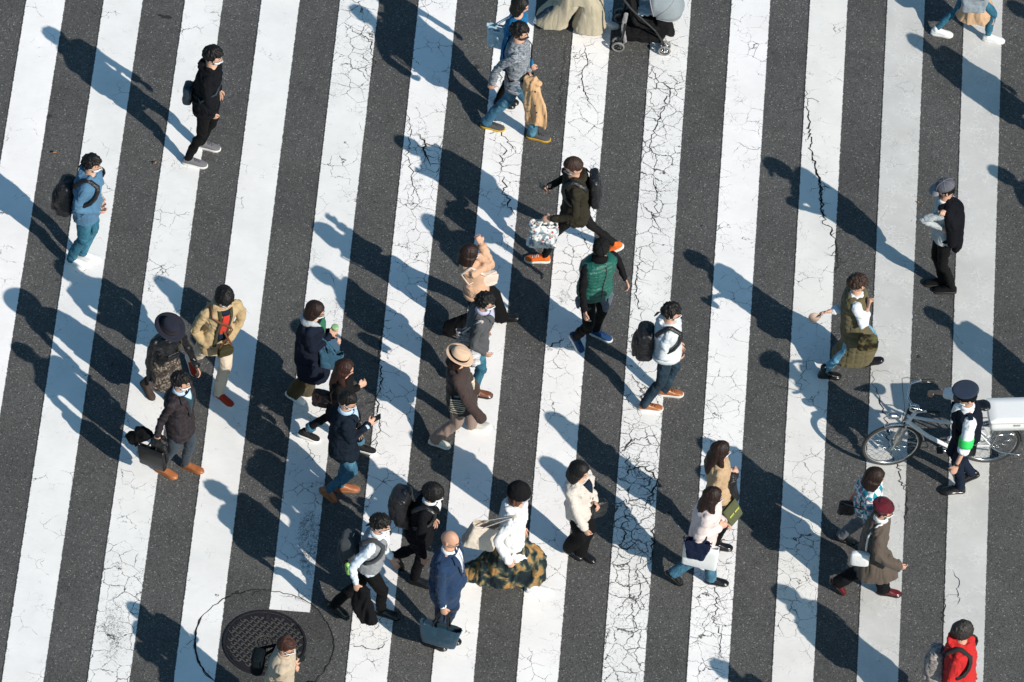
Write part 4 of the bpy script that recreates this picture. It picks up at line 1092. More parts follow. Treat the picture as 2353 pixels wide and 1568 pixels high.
def crossbag(P,label,mat,pos,ax,w,h,d,strap=None,strapm=None,name='shoulder_bag',group='small bags on shoulder straps',side=1,kind='bag',wd=.014,fold=None):
    """strap: list of (t,u,v) over the body"""
    ax=nrm(ax); n=np.cross(UP,ax); r=root_for(name,label,'bag',pos-UP*h,math.atan2(ax[1],ax[0]),group)
    mm=M(); mm.rbox(pos,ax*w,n*d,UP*h,.5,24,.9); mm.fuse('bag_body',mat,r,.008,fold or f_crump(.005,3,14))
    q=M(); q.rbox(pos+UP*h*.35-n*(d*.75),ax*w*.93,n*.012,UP*h*.55,.4,20,1); q.build('bag_flap',mat,r)
    if strap:
        pts,nn=P.wrap(strap,.012); a=pos+ax*w*.8+UP*h*.8; b=pos-ax*w*.8+UP*h*.8
        pts=[b]+pts+[a]; nn=[nn[0]]+nn+[nn[-1]]
        q=M(); q.ribbon(pts,nn,wd,.004); q.build('strap',strapm or mat,r)
    return r
DEN=cloth('denim_mid',(.040,.125,.20),'denim',(.11,.26,.36)); DEND=cloth('denim_dark',(.016,.034,.052),'denim',(.04,.08,.12)); DENB=cloth('denim_bright',(.030,.13,.20),'denim',(.09,.26,.35))
KBLK=cloth('black_trouser',(.006,.006,.007)); NAVY=cloth('navy_wool',(.010,.018,.036)); NAVYT=cloth('navy_trouser',(.012,.018,.028))
TAN=solid('tan_leather',(.36,.125,.045),.35,bump=.2,var=.3); BRL=solid('brown_leather',(.16,.06,.03),.35,bump=.2); BLKS=solid('black_shoe_leather',(.010,.010,.011),.22); WSH=solid('white_trainer',(.78,.79,.80),.6,bump=.2)
NYL=cloth('black_nylon',(.010,.010,.012),'shiny'); SHIRT=cloth('white_shirt',(.80,.82,.85)); LAV=cloth('lavender_shirt',(.52,.50,.68)); BLS=cloth('pale_blue_shirt',(.45,.60,.78))
PG_='hooded_top'
# 1 man in black
p=Person('man in black hooded top, black trousers and grey trainers, top left',1.80,-8,(489,128),(477,338),(447,376),hR=('px',489,264,.82),look=-8,seed=11)
p.top('hooded_top',cloth('black_fleece',(.0055,.0062,.0085)),hem=-.25,ease=.028,arm=.018,hood=.95,fold=f_top(.014,1)); p.trousers(KBLK,leg=.92,ankle=.85); p.bands(MATS['black_fleece'],-.25,.028,arm=.018)
p.shoes(cloth('grey_knit_shoe',(.16,.155,.17)),lace=cloth('navy_lace',(.02,.03,.06))); p.hair(HB,'short',1.3,fringe=16); p.face()
crossbag(p,'dark navy sling bag behind the man in black',cloth('navy_nylon',(.010,.025,.042),'shiny'),p.back(.10,.055),p.l,.10,.13,.06,strap=[(.5,.9,-.9),(.8,.7,-1),(.97,.62,-.3),(.97,.55,.4),(.7,.1,1),(.45,-.5,.9),(.25,-.9,-.3)],wd=.03)
# 2 man blue jacket
BLJ=cloth('blue_jacket_cloth',(.075,.175,.29)); p=Person('man in blue hooded jacket and jeans with white shoes, hands in pockets',1.72,-6,(210,376),(203,592),(177,606),hR=('loc',.12,-.10,.06),hL=('loc',.10,.11,.06),elR=(-1,.7,-.2),elL=(-1,.7,-.2),look=-5,seed=23)
p.top('jacket',BLJ,hem=-.25,ease=.045,arm=.024,hood=.9,sleeve=1.12,fold=f_top(.020,5)); p.trousers(DENB,leg=1.05,ankle=1.05); p.shoes(WSH); p.hair(HB,'short',1.1); p.face(); 
backpack(p,'black backpack on the man in the blue jacket',NYL,w=.155,h=.235,d=.11,t=.24)
# 3 woman in blue
p=Person('woman in bright blue shirt with black bob hair, walking beyond the man in marled grey',1.58,-10,(1195,12),(1166,232),(1158,240),female=True,hR=('px',1218,146,.80),look=-5,seed=31)
p.top('shirt',cloth('bright_blue_shirt',(.005,.13,.30)),hem=-.45,ease=.03,flare=.01,fold=f_top(.014,8)); p.trousers(KBLK); p.shoes(BLKS,BLKS,low=True); p.hair(HB,'bob',.9)
tote('tote_bag','pale blue tote bag hanging behind the woman in blue','tote bag',p.back(.62,.06)+p.l*-.02,p.f,.13,.33,.05,cloth('pale_blue_bag',(.40,.58,.68)),hand=p.spt(.97)+UP*.05,group='tote bags')
# 4 man marl
MARL=cloth('grey_marl_knit',(.055,.06,.07),'marl',(.33,.36,.40)); p=Person('man in grey marled top and jeans with yellow soled grey trainers',1.76,-8,(1193,72),(1131,292),(1236,316),hR=('px',1131,190,.86),hL=('px',1214,166,1.02),elR=(-1,.3,.2),elL=(-.8,.5,-.8),look=-12,seed=41,curlR=.8)
p.top('sweater',MARL,hem=-.18,ease=.022,arm=.014,fold=f_top(.014,2),collar=None); p.bands(MARL,-.18,.022,arm=.014); p.trousers(DEN,leg=1.02,ankle=1.1); YEL=solid('yellow_sole',(.55,.33,.03),.6); p.shoes(cloth('grey_mesh_shoe',(.07,.07,.075)),YEL,lace=BLACKC); p.hair(HB,'short',1.1); p.face(MASKB); p.collar(MARL,r=.062,h=.02)
crossbag(p,'small black pouch on a shoulder strap of the man in the marled grey top',cloth('black_nylon_pouch',(.012,.010,.010)),p.hip+p.f*.14-p.l*.04+UP*.02,p.l,.08,.10,.03,strap=[(.30,.9,.5),(.6,.8,-.8),(.93,.4,-.9),(.99,-.45,-.2),(.97,-.6,.0),(.85,-.5,-.9) ][::-1][:0] or [(.2,-.9,-.5),(.45,-.6,-1),(.75,-.2,-1),(.93,.35,-.8),(.98,.6,-.2),(.95,.6,.4),(.75,.5,1),(.4,.3,1)],wd=.03)
carried_coat('camel coat with dark buttons carried over the arm of the man in jeans',p.grip['L']+p.f*.035+UP*.03-p.l*.06,p.f+p.l*-.3,.15,.66,cloth('camel_wool',(.62,.38,.20)),name='coat',cat='coat',seed=4,tail=.0,thick=.05,buttons=[(.12,.45),(.45,.55),(.6,.7)],lean=p.f*.07)
# 5 trench woman
TR=cloth('khaki_trench',(.42,.37,.275)); p=Person('woman in long khaki trench coat pushing a pushchair at the top edge',1.64,-4,(1330,-160),(1395,58),(1250,53,.03,10),female=True,hR=('px',1420,-52,1.0),hL=('px',1430,-86,1.0),elR=(-.6,.5,-1),elL=(-.6,.5,-1),seed=51)
p.top('coat',TR,hem=-1.45,ease=.02,flare=.06,follow=.62,split=True,fold=f_coat(.010,3,.9),collar=.01); p.trousers(DEND,leg=1.0); p.shoes(WSH); p.hair(HB,'bob'); p.face()
TRW=p
# 7 top right
p=Person('woman in camel coat, jeans and white trainers cut off by the top edge at right',1.62,-4,(2245,-140),(2163,78,.0,0),(2282,92),female=True,seed=71)
p.top('coat',cloth('camel_felt',(.56,.36,.22)),hem=-.82,ease=.02,flare=.03,follow=.35,fold=f_coat(.016,9)); p.trousers(DENB,leg=.8,ankle=.75); p.shoes(WSH); p.hair(HD,'long',.8); p.face()
tote('tote_bag','grey cloth bag hanging at the side of the woman in the camel coat','tote bag',G(2238,16,.62)+UP*.2,V(1,.05,0),.16,.26,.05,cloth('grey_cloth_bag',(.27,.31,.35)),hand=p.spt(.9)-p.l*.15,group='tote bags')
# 8 man with phone
OLV=cloth('dark_olive_jacket',(.030,.026,.018)); p=Person('man in dark olive jacket striding left in orange trainers, looking at a phone',1.80,183,(1318,382),(1236,597),(1411,574,.07,38),hR=('px',1266,426,1.16),hL=('px',1271,502,.98),elR=(.1,.5,-1),elL=(-.8,.4,-.6),look=8,nod=28,seed=81,curlR=.9,curlL=.9)
p.top('jacket',OLV,hem=-.30,ease=.04,arm=.02,hood=1.0,fold=f_top(.018,7)); p.trousers(cloth('charcoal_trouser',(.010,.010,.011)),leg=.85,ankle=.8)
ORG=cloth('orange_mesh_shoe',(.75,.14,.02)); p.shoes(ORG,lace=WHITE); p.hair(HBR,'crop',1.6,fringe=22,name='hair'); p.face(MASKG); 
phone(p,'R','black phone held up by the man in the olive jacket')
backpack(p,'black backpack on the man in the olive jacket',NYL,w=.16,h=.25,d=.07,t=.62,pocket=False)
tote('shopping_bag','crumpled floral print plastic shopping bag held by the man in orange trainers','bag',p.grip['L']-UP*.07+p.f*.02,p.f,.15,.36,.085,cloth('floral_plastic',(.8,.8,.8),'floral'),hand=p.grip['L'],tap=1.15,group='shopping bags',fold=f_crump(.022,3,11))
# 9 green vest
GRN=cloth('green_nylon',(.012,.105,.080),'shiny'); p=Person('man in green vest and black cap walking towards the lower right',1.72,-58,(1381,573),(1380,772),(1322,785,.06,42),hR=('px',1344,716,.84),hL=('px',1436,640,.92),look=-35,nod=22,seed=91,twist=8,footL=35,footR=20)
p.top('black_long_sleeve',cloth('black_jersey',(.008,.008,.010)),hem=-.1,ease=.012,arm=.012); p.top('vest',GRN,hem=-.12,ease=.036,nosleeve=True,neck=.98,fold=f_puff(.014,.06,2)); 
p.trousers(cloth('black_track_pants',(.008,.008,.008)),leg=.98,ankle=.95); p.shoes(cloth('blue_mesh_shoe',(.012,.05,.14)),lace=BLACKC); p.hair(HB,'short',.8); p.cap(cloth('black_cap',(.012,.012,.012)),WHITE if False else BLACKC); p.face(solid('patterned_mask',(.30,.17,.07),.8,var=.8))
p.patch('zip',GUN,[(.98,-.03,.03),(.0,-.03,.03)],.012,3)
mm=M(); 
for a in np.linspace(0,2*PI,25)[:-1]: pass
c=p.spt(-.02); l,f=p.ax(0); mm.torus(c,l*.145,f*.115,.030,32,8); k_=c+f*.125+l*.03; mm.ell(k_,l*.05,f*.04,UP*.05,12,8)
mm.limb([k_,k_+l*.03-UP*.12+f*.02,k_+l*.05-UP*.24+f*.02],[.04,.05,.04],n=10,flat=.5); mm.limb([c+l*.14,c+l*.16-UP*.15+f*.02,c+l*.17-UP*.30+f*.03],[.05,.07,.04],n=12,flat=.5)
mm.limb([c-l*.14,c-l*.16-UP*.15-f*.04,c-l*.16-UP*.28-f*.05],[.05,.06,.03],n=12,flat=.5)
j=root_for('jacket','grey and navy jacket tied round the waist of the man in the green vest','jacket',c-UP*.3,p.hd); mm.fuse('tied_sleeves',cloth('slate_jacket',(.10,.13,.17)),j,.010,f_crump(.010,4,12))
# 10 camel jumper woman
CAML=cloth('camel_knit',(.58,.36,.24)); p=Person('woman in camel jumper and wide black trousers raising a hand to her face',1.60,4,(1078,582),(1168,733,.02,-15),(1037,767,.04,22),female=True,hR=('px',1107,563,1.42),hL=('px',1100,590,1.30),elR=(.7,.3,-1),elL=(.7,.3,-1),look=10,nod=10,seed=101)
p.top('jumper',CAML,hem=-.15,ease=.035,arm=.022,fold=f_top(.014,3)); p.bands(CAML,-.15,.035,arm=.022); p.trousers(cloth('black_wide_trouser',(.0065,.0065,.0075)),leg=1.25,ankle=1.75,knee=1.15,fold=f_drape(.012,4)); p.shoes(BLKS,BLKS,boot=.03); p.hair(HD,'bob',1.1); p.face()
crossbag(p,'cream shoulder bag in front of the woman in the camel jumper',cloth('cream_leather_bag',(.70,.58,.50)),G(1120,640,.92),p.f+p.l*.3,.12,.10,.05,strap=[(.6,-.2,1),(.85,-.5,.9),(.97,-.62,.1),(.85,-.6,-.8),(.5,-.9,-.5)],wd=.03)
# 11 grey blazer
GB=cloth('grey_wool_blazer',(.075,.078,.085)); p=Person('man in grey blazer and lavender shirt with glasses and bright jeans, brown shoes',1.68,0,(1114,693),(1050,868,.02,20),(1103,907),hR=('loc',.10,-.19,-.02),hL=('loc',.06,.18,0),elR=(-1,.5,0),elL=(-1,.5,0),look=-12,seed=111)
p.top('blazer',GB,hem=-.30,ease=.03,arm=.018,fold=f_top(.013,6)); p.vneck(LAV,depth=.45,w=.42); p.lapels(GB,.45); p.collar(LAV); p.trousers(DENB,leg=1.02); p.shoes(BRL,BLKS,low=True); p.hair(HB,'short',1.15); p.face(); p.glasses()
tote('tote_bag','black and white print bag on the shoulder of the man in the grey blazer','tote bag',p.back(.45,-.01)-p.l*.09,p.f,.11,.24,.05,cloth('mono_print',(.03,.03,.035),'marl',(.55,.52,.52)),hand=p.sh['R']+UP*.07,hm=cloth('ticking_strap',(.45,.38,.36),'marl',(.7,.66,.62)),group='tote bags')
carried_coat('folded striped pale scarf held at the hip of the man in the grey blazer',G(1082,816,1.0),V(1,-.2,0),.12,.15,cloth('striped_scarf',(.75,.74,.74),'marl',(.35,.34,.36)),name='scarf',cat='scarf',seed=2,group=None)
# 12 straw hat
DKB=cloth('dark_brown_knit',(.050,.032,.029)); TAUP=cloth('taupe_trouser',(.27,.195,.165)); p=Person('person in beige straw hat, long dark brown cardigan and taupe trousers',1.58,-2,(1053,822),(1101,981,.02,-18),(1008,1020,.02,15),female=True,hR=('px',1100,958,.80),hL=('loc',.16,.16,-.1),look=0,nod=22,seed=121)
p.top('cardigan',DKB,hem=-.42,ease=.035,arm=.030,cuff=.02,flare=.03,sleeve=1.28,fold=f_coat(.015,4)); p.trousers(TAUP,leg=1.1,ankle=1.35,fold=f_drape(.010,4)); p.shoes(solid('cream_leather_shoe',(.60,.58,.53),.4),low=True); p.hair(HD,'bob',.9); p.fedora(solid('beige_felt',(.62,.43,.30),.9,var=.08),BLACKC,.050); p.face()
crossbag(p,'black and cream woven bag at the side of the person in the straw hat',cloth('woven_basket',(.02,.02,.02),'woven',(.50,.46,.38)),G(1052,925,.80)-p.l*.02,p.f,.09,.13,.05,strap=[(.1,-1,.4),(.5,-.95,.3),(.8,-.85,.2),(.97,-.62,.1),(.97,.0,-.9),(.85,.5,-.8)],wd=.012,strapm=BLACKC)
crossbag(p,'pearly cream beaded bag swinging in front of the person in the straw hat',cloth('cream_beads',(.62,.55,.42),'woven',(.75,.72,.62)),G(1077,902,.78)+p.l*.1,p.f,.06,.12,.05)
# 13 pale sweater
q=Person('man in pale grey sweater and dark jeans with tan leather shoes',1.70,3,(1542,717),(1541,905),(1494,938),hR=('loc',.09,-.11,.02),hL=('loc',.10,.11,.02),elR=(-1,.7,-.1),elL=(-1,.6,-.1),look=-5,seed=12)
PSW=cloth('pale_sweater',(.62,.65,.69)); q.top('sweater',PSW,hem=.0,ease=.045,arm=.030,sleeve=1.12,fold=f_top(.022,4),hood=.75); q.bands(PSW,.0,.045,1.12,.030); q.trousers(DEND,leg=1.0,ankle=.95)
q.shoes(TAN,lace=BLACKC); q.hair(HB,'short',1.1); q.face()
backpack(q,'black backpack on the man in the pale grey sweater',NYL,w=.155,h=.235,d=.11,t=.30)
# 14 navy fedora
p=Person('person in navy wide brimmed hat and black leather jacket with snake print skirt',1.62,-52,(388,756),(395,925),(338,896,.03,20),female=True,hR=('px',346,872,.78),hL=('px',451,842,.80),look=15,nod=20,seed=141,twist=-5)
p.top('leather_jacket',BLACKL,hem=-.25,ease=.026,arm=.014,fold=f_top(.011,5)); p.skirt('skirt',cloth('snake_print',(.26,.22,.18),'snake',(.05,.04,.035)),hemz=.45,flare=.02); p.trousers(KBLK,leg=.7,ankle=.65,name='leggings'); p.shoes(solid('brown_suede',(.035,.02,.014),.8),BLKS,boot=.08); p.hair(HB,'short'); p.face(); p.fedora(solid('navy_felt',(.006,.008,.020),.9),cloth('dark_brown_ribbon',(.035,.025,.022)),.066)
crossbag(p,'black quilted bag on a gold chain worn by the person in the navy hat',BLACKL,p.hip+p.f*.14+p.l*.02+UP*.13,p.l,.085,.06,.025,strap=[(.35,.5,1),(.6,.55,1),(.85,.5,1),(.97,.5,.3),(.95,.4,-.5)],strapm=BRASS,wd=.010)
# 15 beige jacket
BJ=cloth('beige_parka',(.46,.335,.185)); p=Person('young man in beige jacket over a red sweater, cream trousers and red shoes',1.76,-62,(516,682),(513,919),(440,836,.04,28),hR=('loc',.07,-.13,-.03),hL=('loc',.09,.13,-.02),elR=(-.5,1.2,0),elL=(-.4,1.2,0),look=-8,nod=20,seed=151,footL=25)
p.top('jacket',BJ,hem=-.34,ease=.030,arm=.022,flare=.0,hood=.8,fold=f_coat(.016,3)); p.patch('red_sweater',cloth('red_knit',(.55,.035,.018)),[(.92,-.18,.2),(.7,-.22,.3),(.38,-.20,.32),(.30,-.18,.28)],.006); p.patch('shirt_hem',NAVY,[(.32,-.25,.34),(.10,-.22,.36)],.005); p.patch('shirt_neck',NAVY,[(1.0,-.3,.3),(.90,-.2,.22)],.008)
for sg in (-1,1): p.patch('jacket_lining',cloth('dark_olive_lining',(.05,.042,.018)),[(1.0,sg*.28,sg*.5),(.7,sg*.26,sg*.40),(.1,sg*.28,sg*.46),(-.05,sg*.3,sg*.5)],.012,4)
p.trousers(cloth('cream_chino',(.60,.50,.40)),leg=1.12,ankle=1.15); p.shoes(cloth('red_suede',(.42,.035,.015)),RUB,low=True); p.hair(HB,'bowl',1.0); p.face(); p.glasses()
crossbag(p,'dark olive bag at the left hip of the man in the beige jacket',cloth('olive_bag',(.045,.04,.02)),G(518,806,.90),p.l,.09,.07,.04,strap=[(.3,.5,1),(.5,.25,1),(.75,-.2,1),(.93,-.55,.7),(.98,-.62,.0),(.9,-.4,-.8)],strapm=BRL,wd=.028)
# 16 brown check blazer
TW=cloth('dark_check_blazer',(.026,.019,.020),'tweed',(.045,.045,.062)); p=Person('man in dark checked blazer and slate trousers with tan loafers',1.72,-24,(414,876),(442,1077,.0,-12),(381,1086),hR=('px',360,1006,.78),hL=('loc',-.02,.22,-.05),look=8,nod=14,seed=161,curlR=1.0)
p.top('blazer',TW,hem=-.38,ease=.03,arm=.018,fold=f_top(.013,6)); p.vneck(cloth('teal_sweater',(.012,.045,.065)),'sweater_front',.28,.46); p.patch('shirt_collar_front',BLS,[(1.0,-.34,.34),(.86,-.06,.06)],.013); p.lapels(TW,.30,.46); p.collar(BLS,h=.03); p.trousers(cloth('slate_trouser',(.035,.050,.068)),leg=1.0); p.shoes(TAN,TAN,low=True,solez=.014); p.hair(HB,'short',1.1); p.face()
tote('briefcase','flat black leather briefcase carried by the man in the checked blazer','briefcase',G(346,1032,.60)+UP*.02,V(1,-.45,0),.16,.29,.035,solid('briefcase_leather',(.010,.009,.009),.4),hand=p.grip['R'],tap=.98,group='bags in hands',stiff=True,tilt=V(-.12,0,1))
carried_coat('crumpled black coat hanging over the briefcase handle',p.grip['R']+p.f*.02-UP*.01,p.f,.11,.36,cloth('black_raincoat',(.008,.008,.009),'shiny'),name='coat',cat='coat',seed=5,thick=.06,tail=0)
carried_coat('black scarf trailing behind the hand of the man in the checked blazer',p.grip['R']-p.f*.17+UP*.0,p.f,.12,.22,BLACKC,name='scarf',cat='scarf',seed=7,thick=.05,tail=0,group=None,lean=-p.f*.12)
# 17 navy hoodie woman with grey hood
NH=cloth('navy_sweat',(.008,.012,.024)); p=Person('woman in navy jacket with a pale grey hood and green top holding a drink',1.62,-8,(724,712),(676,914,.04,32),(718,908),female=True,hR=('px',757,772,1.12),hL=('loc',.26,.06,.22),elR=(-.5,.5,-1),look=-12,nod=18,seed=171,curlR=.9)
p.top('hooded_jacket',NH,hem=-.75,ease=.04,arm=.024,flare=.03,fold=f_coat(.014,3)); p.vneck(cloth('green_top',(.02,.13,.075)),'green_top',.6,.4); mm=M(); c=p.spt(.97)-p.f*.07; mm.ell(c,p.l*.12,p.f*.075,UP*.06,16,10)
for sg in (-1,1): mm.limb([c+p.l*sg*.07,p.spt(1.0)+p.l*sg*.09+UP*.015,p.spt(.9)+p.l*sg*.05+p.f*.10],[.05,.042,.022],n=10)
mm.fuse('hood',cloth('grey_hood_lining',(.42,.44,.47)),p.root,.009,f_crump(.006,3,12)); p.trousers(cloth('olive_wide_trouser',(.060,.042,.016)),leg=1.3,ankle=1.7,knee=1.2,fold=f_drape(.014,4)); p.shoes(WSH); p.hair(HD,'bob',.95); p.face(); p.glasses()
mm=M(); c=p.grip['R']; mm.loft([mm.ering(c+UP*z,V(r,0,0),V(0,r,0),20) for z,r in ((-.05,.028),(.05,.038),(.055,.040),(.058,.038))]); j=root_for('drink_cup','beige paper cup with a green lid held by the woman with the grey hood','cup',c-UP*.05); mm.build('cup_body',solid('kraft_cup',(.55,.42,.26),.7),j); mm=M(); mm.loft([mm.ering(c+UP*z,V(r,0,0),V(0,r,0),20) for z,r in ((.057,.041),(.066,.040),(.070,.032))]); mm.build('cup_lid',solid('green_lid',(.30,.50,.25),.4),j)
tote('tote_bag','denim blue tote bag on the forearm of the woman with the grey hood','tote bag',G(762,806,.98),p.f,.14,.26,.06,cloth('blue_canvas',(.035,.11,.18)),hand=lerp(p.elb['R'],p.wr['R'],.6)+UP*.04,group='tote bags')
# 18 long dark hair woman
p=Person('woman with long dark brown hair in a black top and cuffed jeans, black trainers',1.58,-8,(792,846),(708,1003,.02,12),(838,1034),female=True,hR=('px',822,890,.98),hL=('px',812,960,.85),look=-8,seed=181)
p.top('black_top',cloth('black_soft_top',(.009,.008,.009)),hem=-.5,ease=.03,arm=.02,flare=.02); p.trousers(cloth('black_jeans',(.008,.010,.013)),leg=.85,ankle=.9,hemz=.09); 
for qd in 'LR': 
    b_,c_=p.kn[qd],p.F[qd]['ank']; d_=nrm(c_-b_); e_=c_-d_*.09; mm=M(); mm.limb([e_-d_*.035,e_+d_*.01],[.058,.060],n=16,ends=False); mm.build('trouser_cuff',DEN,p.root)
p.shoes(cloth('black_knit_shoe',(.02,.02,.022)),RUB,lace=BLACKC); p.hair(hairm('hair_chestnut',(.030,.012,.009)),'long',1.0)
crossbag(p,'dark brown leather bag behind the woman with chestnut hair',cloth('dark_brown_bag',(.030,.014,.010),'leather'),p.back(.0,.07),p.f,.11,.12,.05,strap=[(.3,-.9,-.8),(.6,-.7,-.8),(.95,-.5,-.4),(.97,.3,.3),(.7,.8,.8)],wd=.016)
# 19 navy blazer phone
NB=cloth('dark_navy_blazer',(.008,.014,.024)); p=Person('man in dark navy blazer and jeans looking at the phone in his hand, brown loafers',1.74,6,(798,920),(796,1124),(750,1137,.07,48),hR=('px',845,978,1.14),hL=('loc',.12,.17,.0),elR=(-.6,.45,-1),look=-20,nod=26,seed=191,curlR=.9)
p.top('blazer',NB,hem=-.36,ease=.03,arm=.020,fold=f_top(.013,9)); p.vneck(BLS,depth=.5); p.lapels(NB,.45); p.collar(BLS,h=.032); p.trousers(DEN,leg=.98,ankle=.92); p.shoes(solid('cognac_leather',(.34,.12,.05),.4,bump=.2),solid('tan_sole',(.30,.13,.06),.6),low=True); p.hair(HB,'crop',1.5); p.face(); phone(p,'R','black phone held out by the man in the navy blazer')
mm=M(); wv=nrm(p.wr['R']-p.elb['R']); mm.limb([p.wr['R']-wv*.035,p.wr['R']-wv*.005],[.040,.037],n=14,ends=False); mm.build('shirt_cuff',BLS,p.root)
# 20 black suit
p=Person('man in black suit and white shirt with straight black hair',1.70,-12,(995,1132),(906,1287,.10,50),(966,1340),hR=('px',973,1280,.82),hL=('loc',.1,.24,-.1),look=-5,nod=16,seed=201)
BS=cloth('black_suit',(.0065,.0065,.009)); p.top('suit_jacket',BS,hem=-.32,ease=.03,arm=.018); p.vneck(SHIRT,depth=.6,w=.36); p.lapels(BS,.5,.36); p.collar(SHIRT); p.trousers(BS,leg=.98); p.shoes(BLKS,BLKS,low=True); p.hair(HB,'bowl',.9); p.face()
backpack(p,'large black leather backpack on the man in the black suit',cloth('black_leather_pack',(.014,.014,.016),'leather'),w=.17,h=.25,d=.12,t=.58,lean=.2)
# 21 vest
p=Person('man in white shirt and grey waistcoat with black trousers',1.72,-12,(873,1203),(773,1402,.03,26),(890,1412),hR=('px',818,1340,.86),hL=('px',899,1282,.90),elR=(-1,.4,.3),look=-6,nod=14,seed=211,curlR=1.0)
p.top('white_shirt',cloth('blue_white_shirt',(.66,.74,.86)),hem=-.04,ease=.018,arm=.018,cuff=.004,fold=f_top(.016,6)); GV=cloth('grey_waistcoat',(.25,.26,.28)); p.top('waistcoat',GV,hem=.02,ease=.028,nosleeve=True,neck=.97,fold=f_top(.006,2)); p.vneck(SHIRT,depth=.5,w=.3,off=.012); p.collar(SHIRT); p.trousers(KBLK); p.shoes(BLKS,BLKS,low=True); p.hair(HB,'short',1.25); p.face()
backpack(p,'slate grey backpack with a green drink bottle in its side pocket',cloth('slate_nylon',(.045,.052,.060)),w=.155,h=.24,d=.11,t=.24,bottle=True,lean=.15)
carried_coat('black jacket hanging from the hand of the man in the grey waistcoat',p.grip['R']+p.f*.03-UP*.02,p.f,.13,.52,BLACKC,seed=8,thick=.04,lean=p.f*.10)
# 22 bald
NS=cloth('navy_suit',(.012,.034,.085)); p=Person('bald man in navy suit',1.74,-16,(1034,1240),(1030,1468),(998,1482),hR=('px',1018,1400,.80),hL=('loc',.05,.22,-.1),skinm=skin('skin_bald',(.62,.36,.25)),look=-8,nod=12,seed=221,build=1.12,curlR=1.0)
p.top('suit_jacket',NS,hem=-.36,ease=.032,arm=.022,belly=.045,fold=f_top(.013,2)); p.vneck(SHIRT,depth=.5,w=.36); p.lapels(NS,.42,.38); p.collar(SHIRT); p.trousers(cloth('navy_suit_trouser',(.010,.024,.055))); p.shoes(BLKS,BLKS,low=True); p.glasses()
p.patch('tie',cloth('silver_tie',(.35,.38,.45)),[(.98,-.05,.05),(.55,-.07,.07)],.014,3)
mm=M(); wv=nrm(p.wr['R']-p.elb['R']); mm.limb([p.wr['R']-wv*.03,p.wr['R']-wv*.0],[.042,.040],n=14,ends=False); mm.build('shirt_cuff',SHIRT,p.root)
tote('tote_bag','blue leather tote bag with a dark lining carried by the bald man','tote bag',G(1013,1437,.52),V(1,-.22,0),.235,.27,.085,cloth('petrol_leather',(.008,.040,.072),'plain',rough=.5,spec=.5),hand=p.grip['R'],hm=BLACKL,tap=.80,group='tote bags',fold=f_crump(.005,2,6))
# 23 white hoodie woman
WH=cloth('white_fleece',(.76,.76,.765)); p=Person('woman in white hooded top, black beanie and tie dye maxi skirt',1.68,2,(1192,1137),(1079,1331,.02,18),(1236,1357),female=True,hR=('px',1166,1284,.86),hL=('loc',.1,.2,-.05),look=-6,seed=231)
p.top('hooded_top',WH,hem=-.40,ease=.045,arm=.030,hood=1.05,cuff=.012,sleeve=1.1,fold=f_top(.013,3)); p.skirt('maxi_skirt',cloth('tie_dye',(0,0,0),'tiedye'),hemz=.17,flare=.035,fold=f_drape(.030,2,10)); p.trousers(KBLK,leg=.55,ankle=.6,name='leggings',ease=.004); p.shoes(WSH); p.hair(hairm('hair_auburn',(.09,.035,.018)),'bob',.7); p.beanie(cloth('black_rib_knit',(.008,.008,.009)),slouch=.045); p.face(MASKG)
tote('tote_bag','big cream canvas tote bag on the shoulder of the woman in the white top','tote bag',p.back(.62,.10)+p.l*-.10-UP*.03,p.f+p.l*.1,.17,.36,.09,cloth('cream_canvas',(.66,.58,.50)),hand=p.sh['R']+UP*.06,group='tote bags',tilt=V(.3,.0,1),tap=1.05)
# 24 cream boa coat
p=Person('woman in cream fleece coat with black bob hair and wide black trousers',1.58,-28,(1331,1081),(1344,1279,0,0),(1316,1270,.02,12),female=True,hR=('px',1345,1220,.76),hL=('px',1366,1150,.98),look=-2,nod=14,seed=241)
BO=cloth('cream_boa',(.74,.66,.60),'boa'); p.top('coat',BO,hem=-.22,ease=.048,arm=.030,hood=1.15,cuff=.014,fold=f_top(.018,4)); p.vneck(NAVY,'dark_top',.72,.34,off=.016); 
for t in (.5,.32,.14): p.patch('coat_button',solid('horn_button',(.28,.20,.15),.4),[(t+.03,.02,.12),(t-.03,.02,.12)],.022,3)
p.trousers(cloth('black_culotte',(.0065,.0065,.0075)),leg=1.25,ankle=1.6,knee=1.15,fold=f_drape(.010,4)); p.shoes(BLKS,BLKS,low=True); p.hair(HB,'bob',1.35,fringe=10)
crossbag(p,'black shoulder bag in front of the woman in the cream fleece coat',cloth('black_bag_leather',(.010,.012,.014),'leather'),G(1375,1168,.86),p.f*.6+p.l,.10,.12,.045,strap=None)
# 25 tan jacket long hair
TJ=cloth('tan_cord_jacket',(.48,.33,.20)); p=Person('woman in tan jacket with long wavy hair, black coat over her arm',1.62,2,(1655,1034),(1633,1250),(1655,1258),female=True,hR=('px',1677,1096,1.12),hL=('loc',.10,.10,.10),elR=(-.6,.4,-1),look=4,seed=251)
p.top('jacket',TJ,hem=-.28,ease=.03,arm=.018); p.trousers(KBLK); p.shoes(BLKS,BLKS,low=True); p.hair(HD,'long',.85); p.face()
carried_coat('black coat bundled over the arm of the woman in the tan jacket',G(1676,1100,1.08)+UP*.04,p.f+p.l*.2,.12,.42,cloth('black_puffer',(.012,.012,.015),'shiny'),name='coat',cat='coat',seed=9,thick=.075)
g_=tote('paper_bag','olive green paper bag with yellow lettering held beside the woman in the tan jacket','paper bag',G(1673,1160,.82),V(.60,.80,0),.11,.23,.035,cloth('olive_paper',(.085,.095,.045)),hand=None,tap=.97,group='shopping bags',stiff=True,tilt=V(-.45,.1,1))
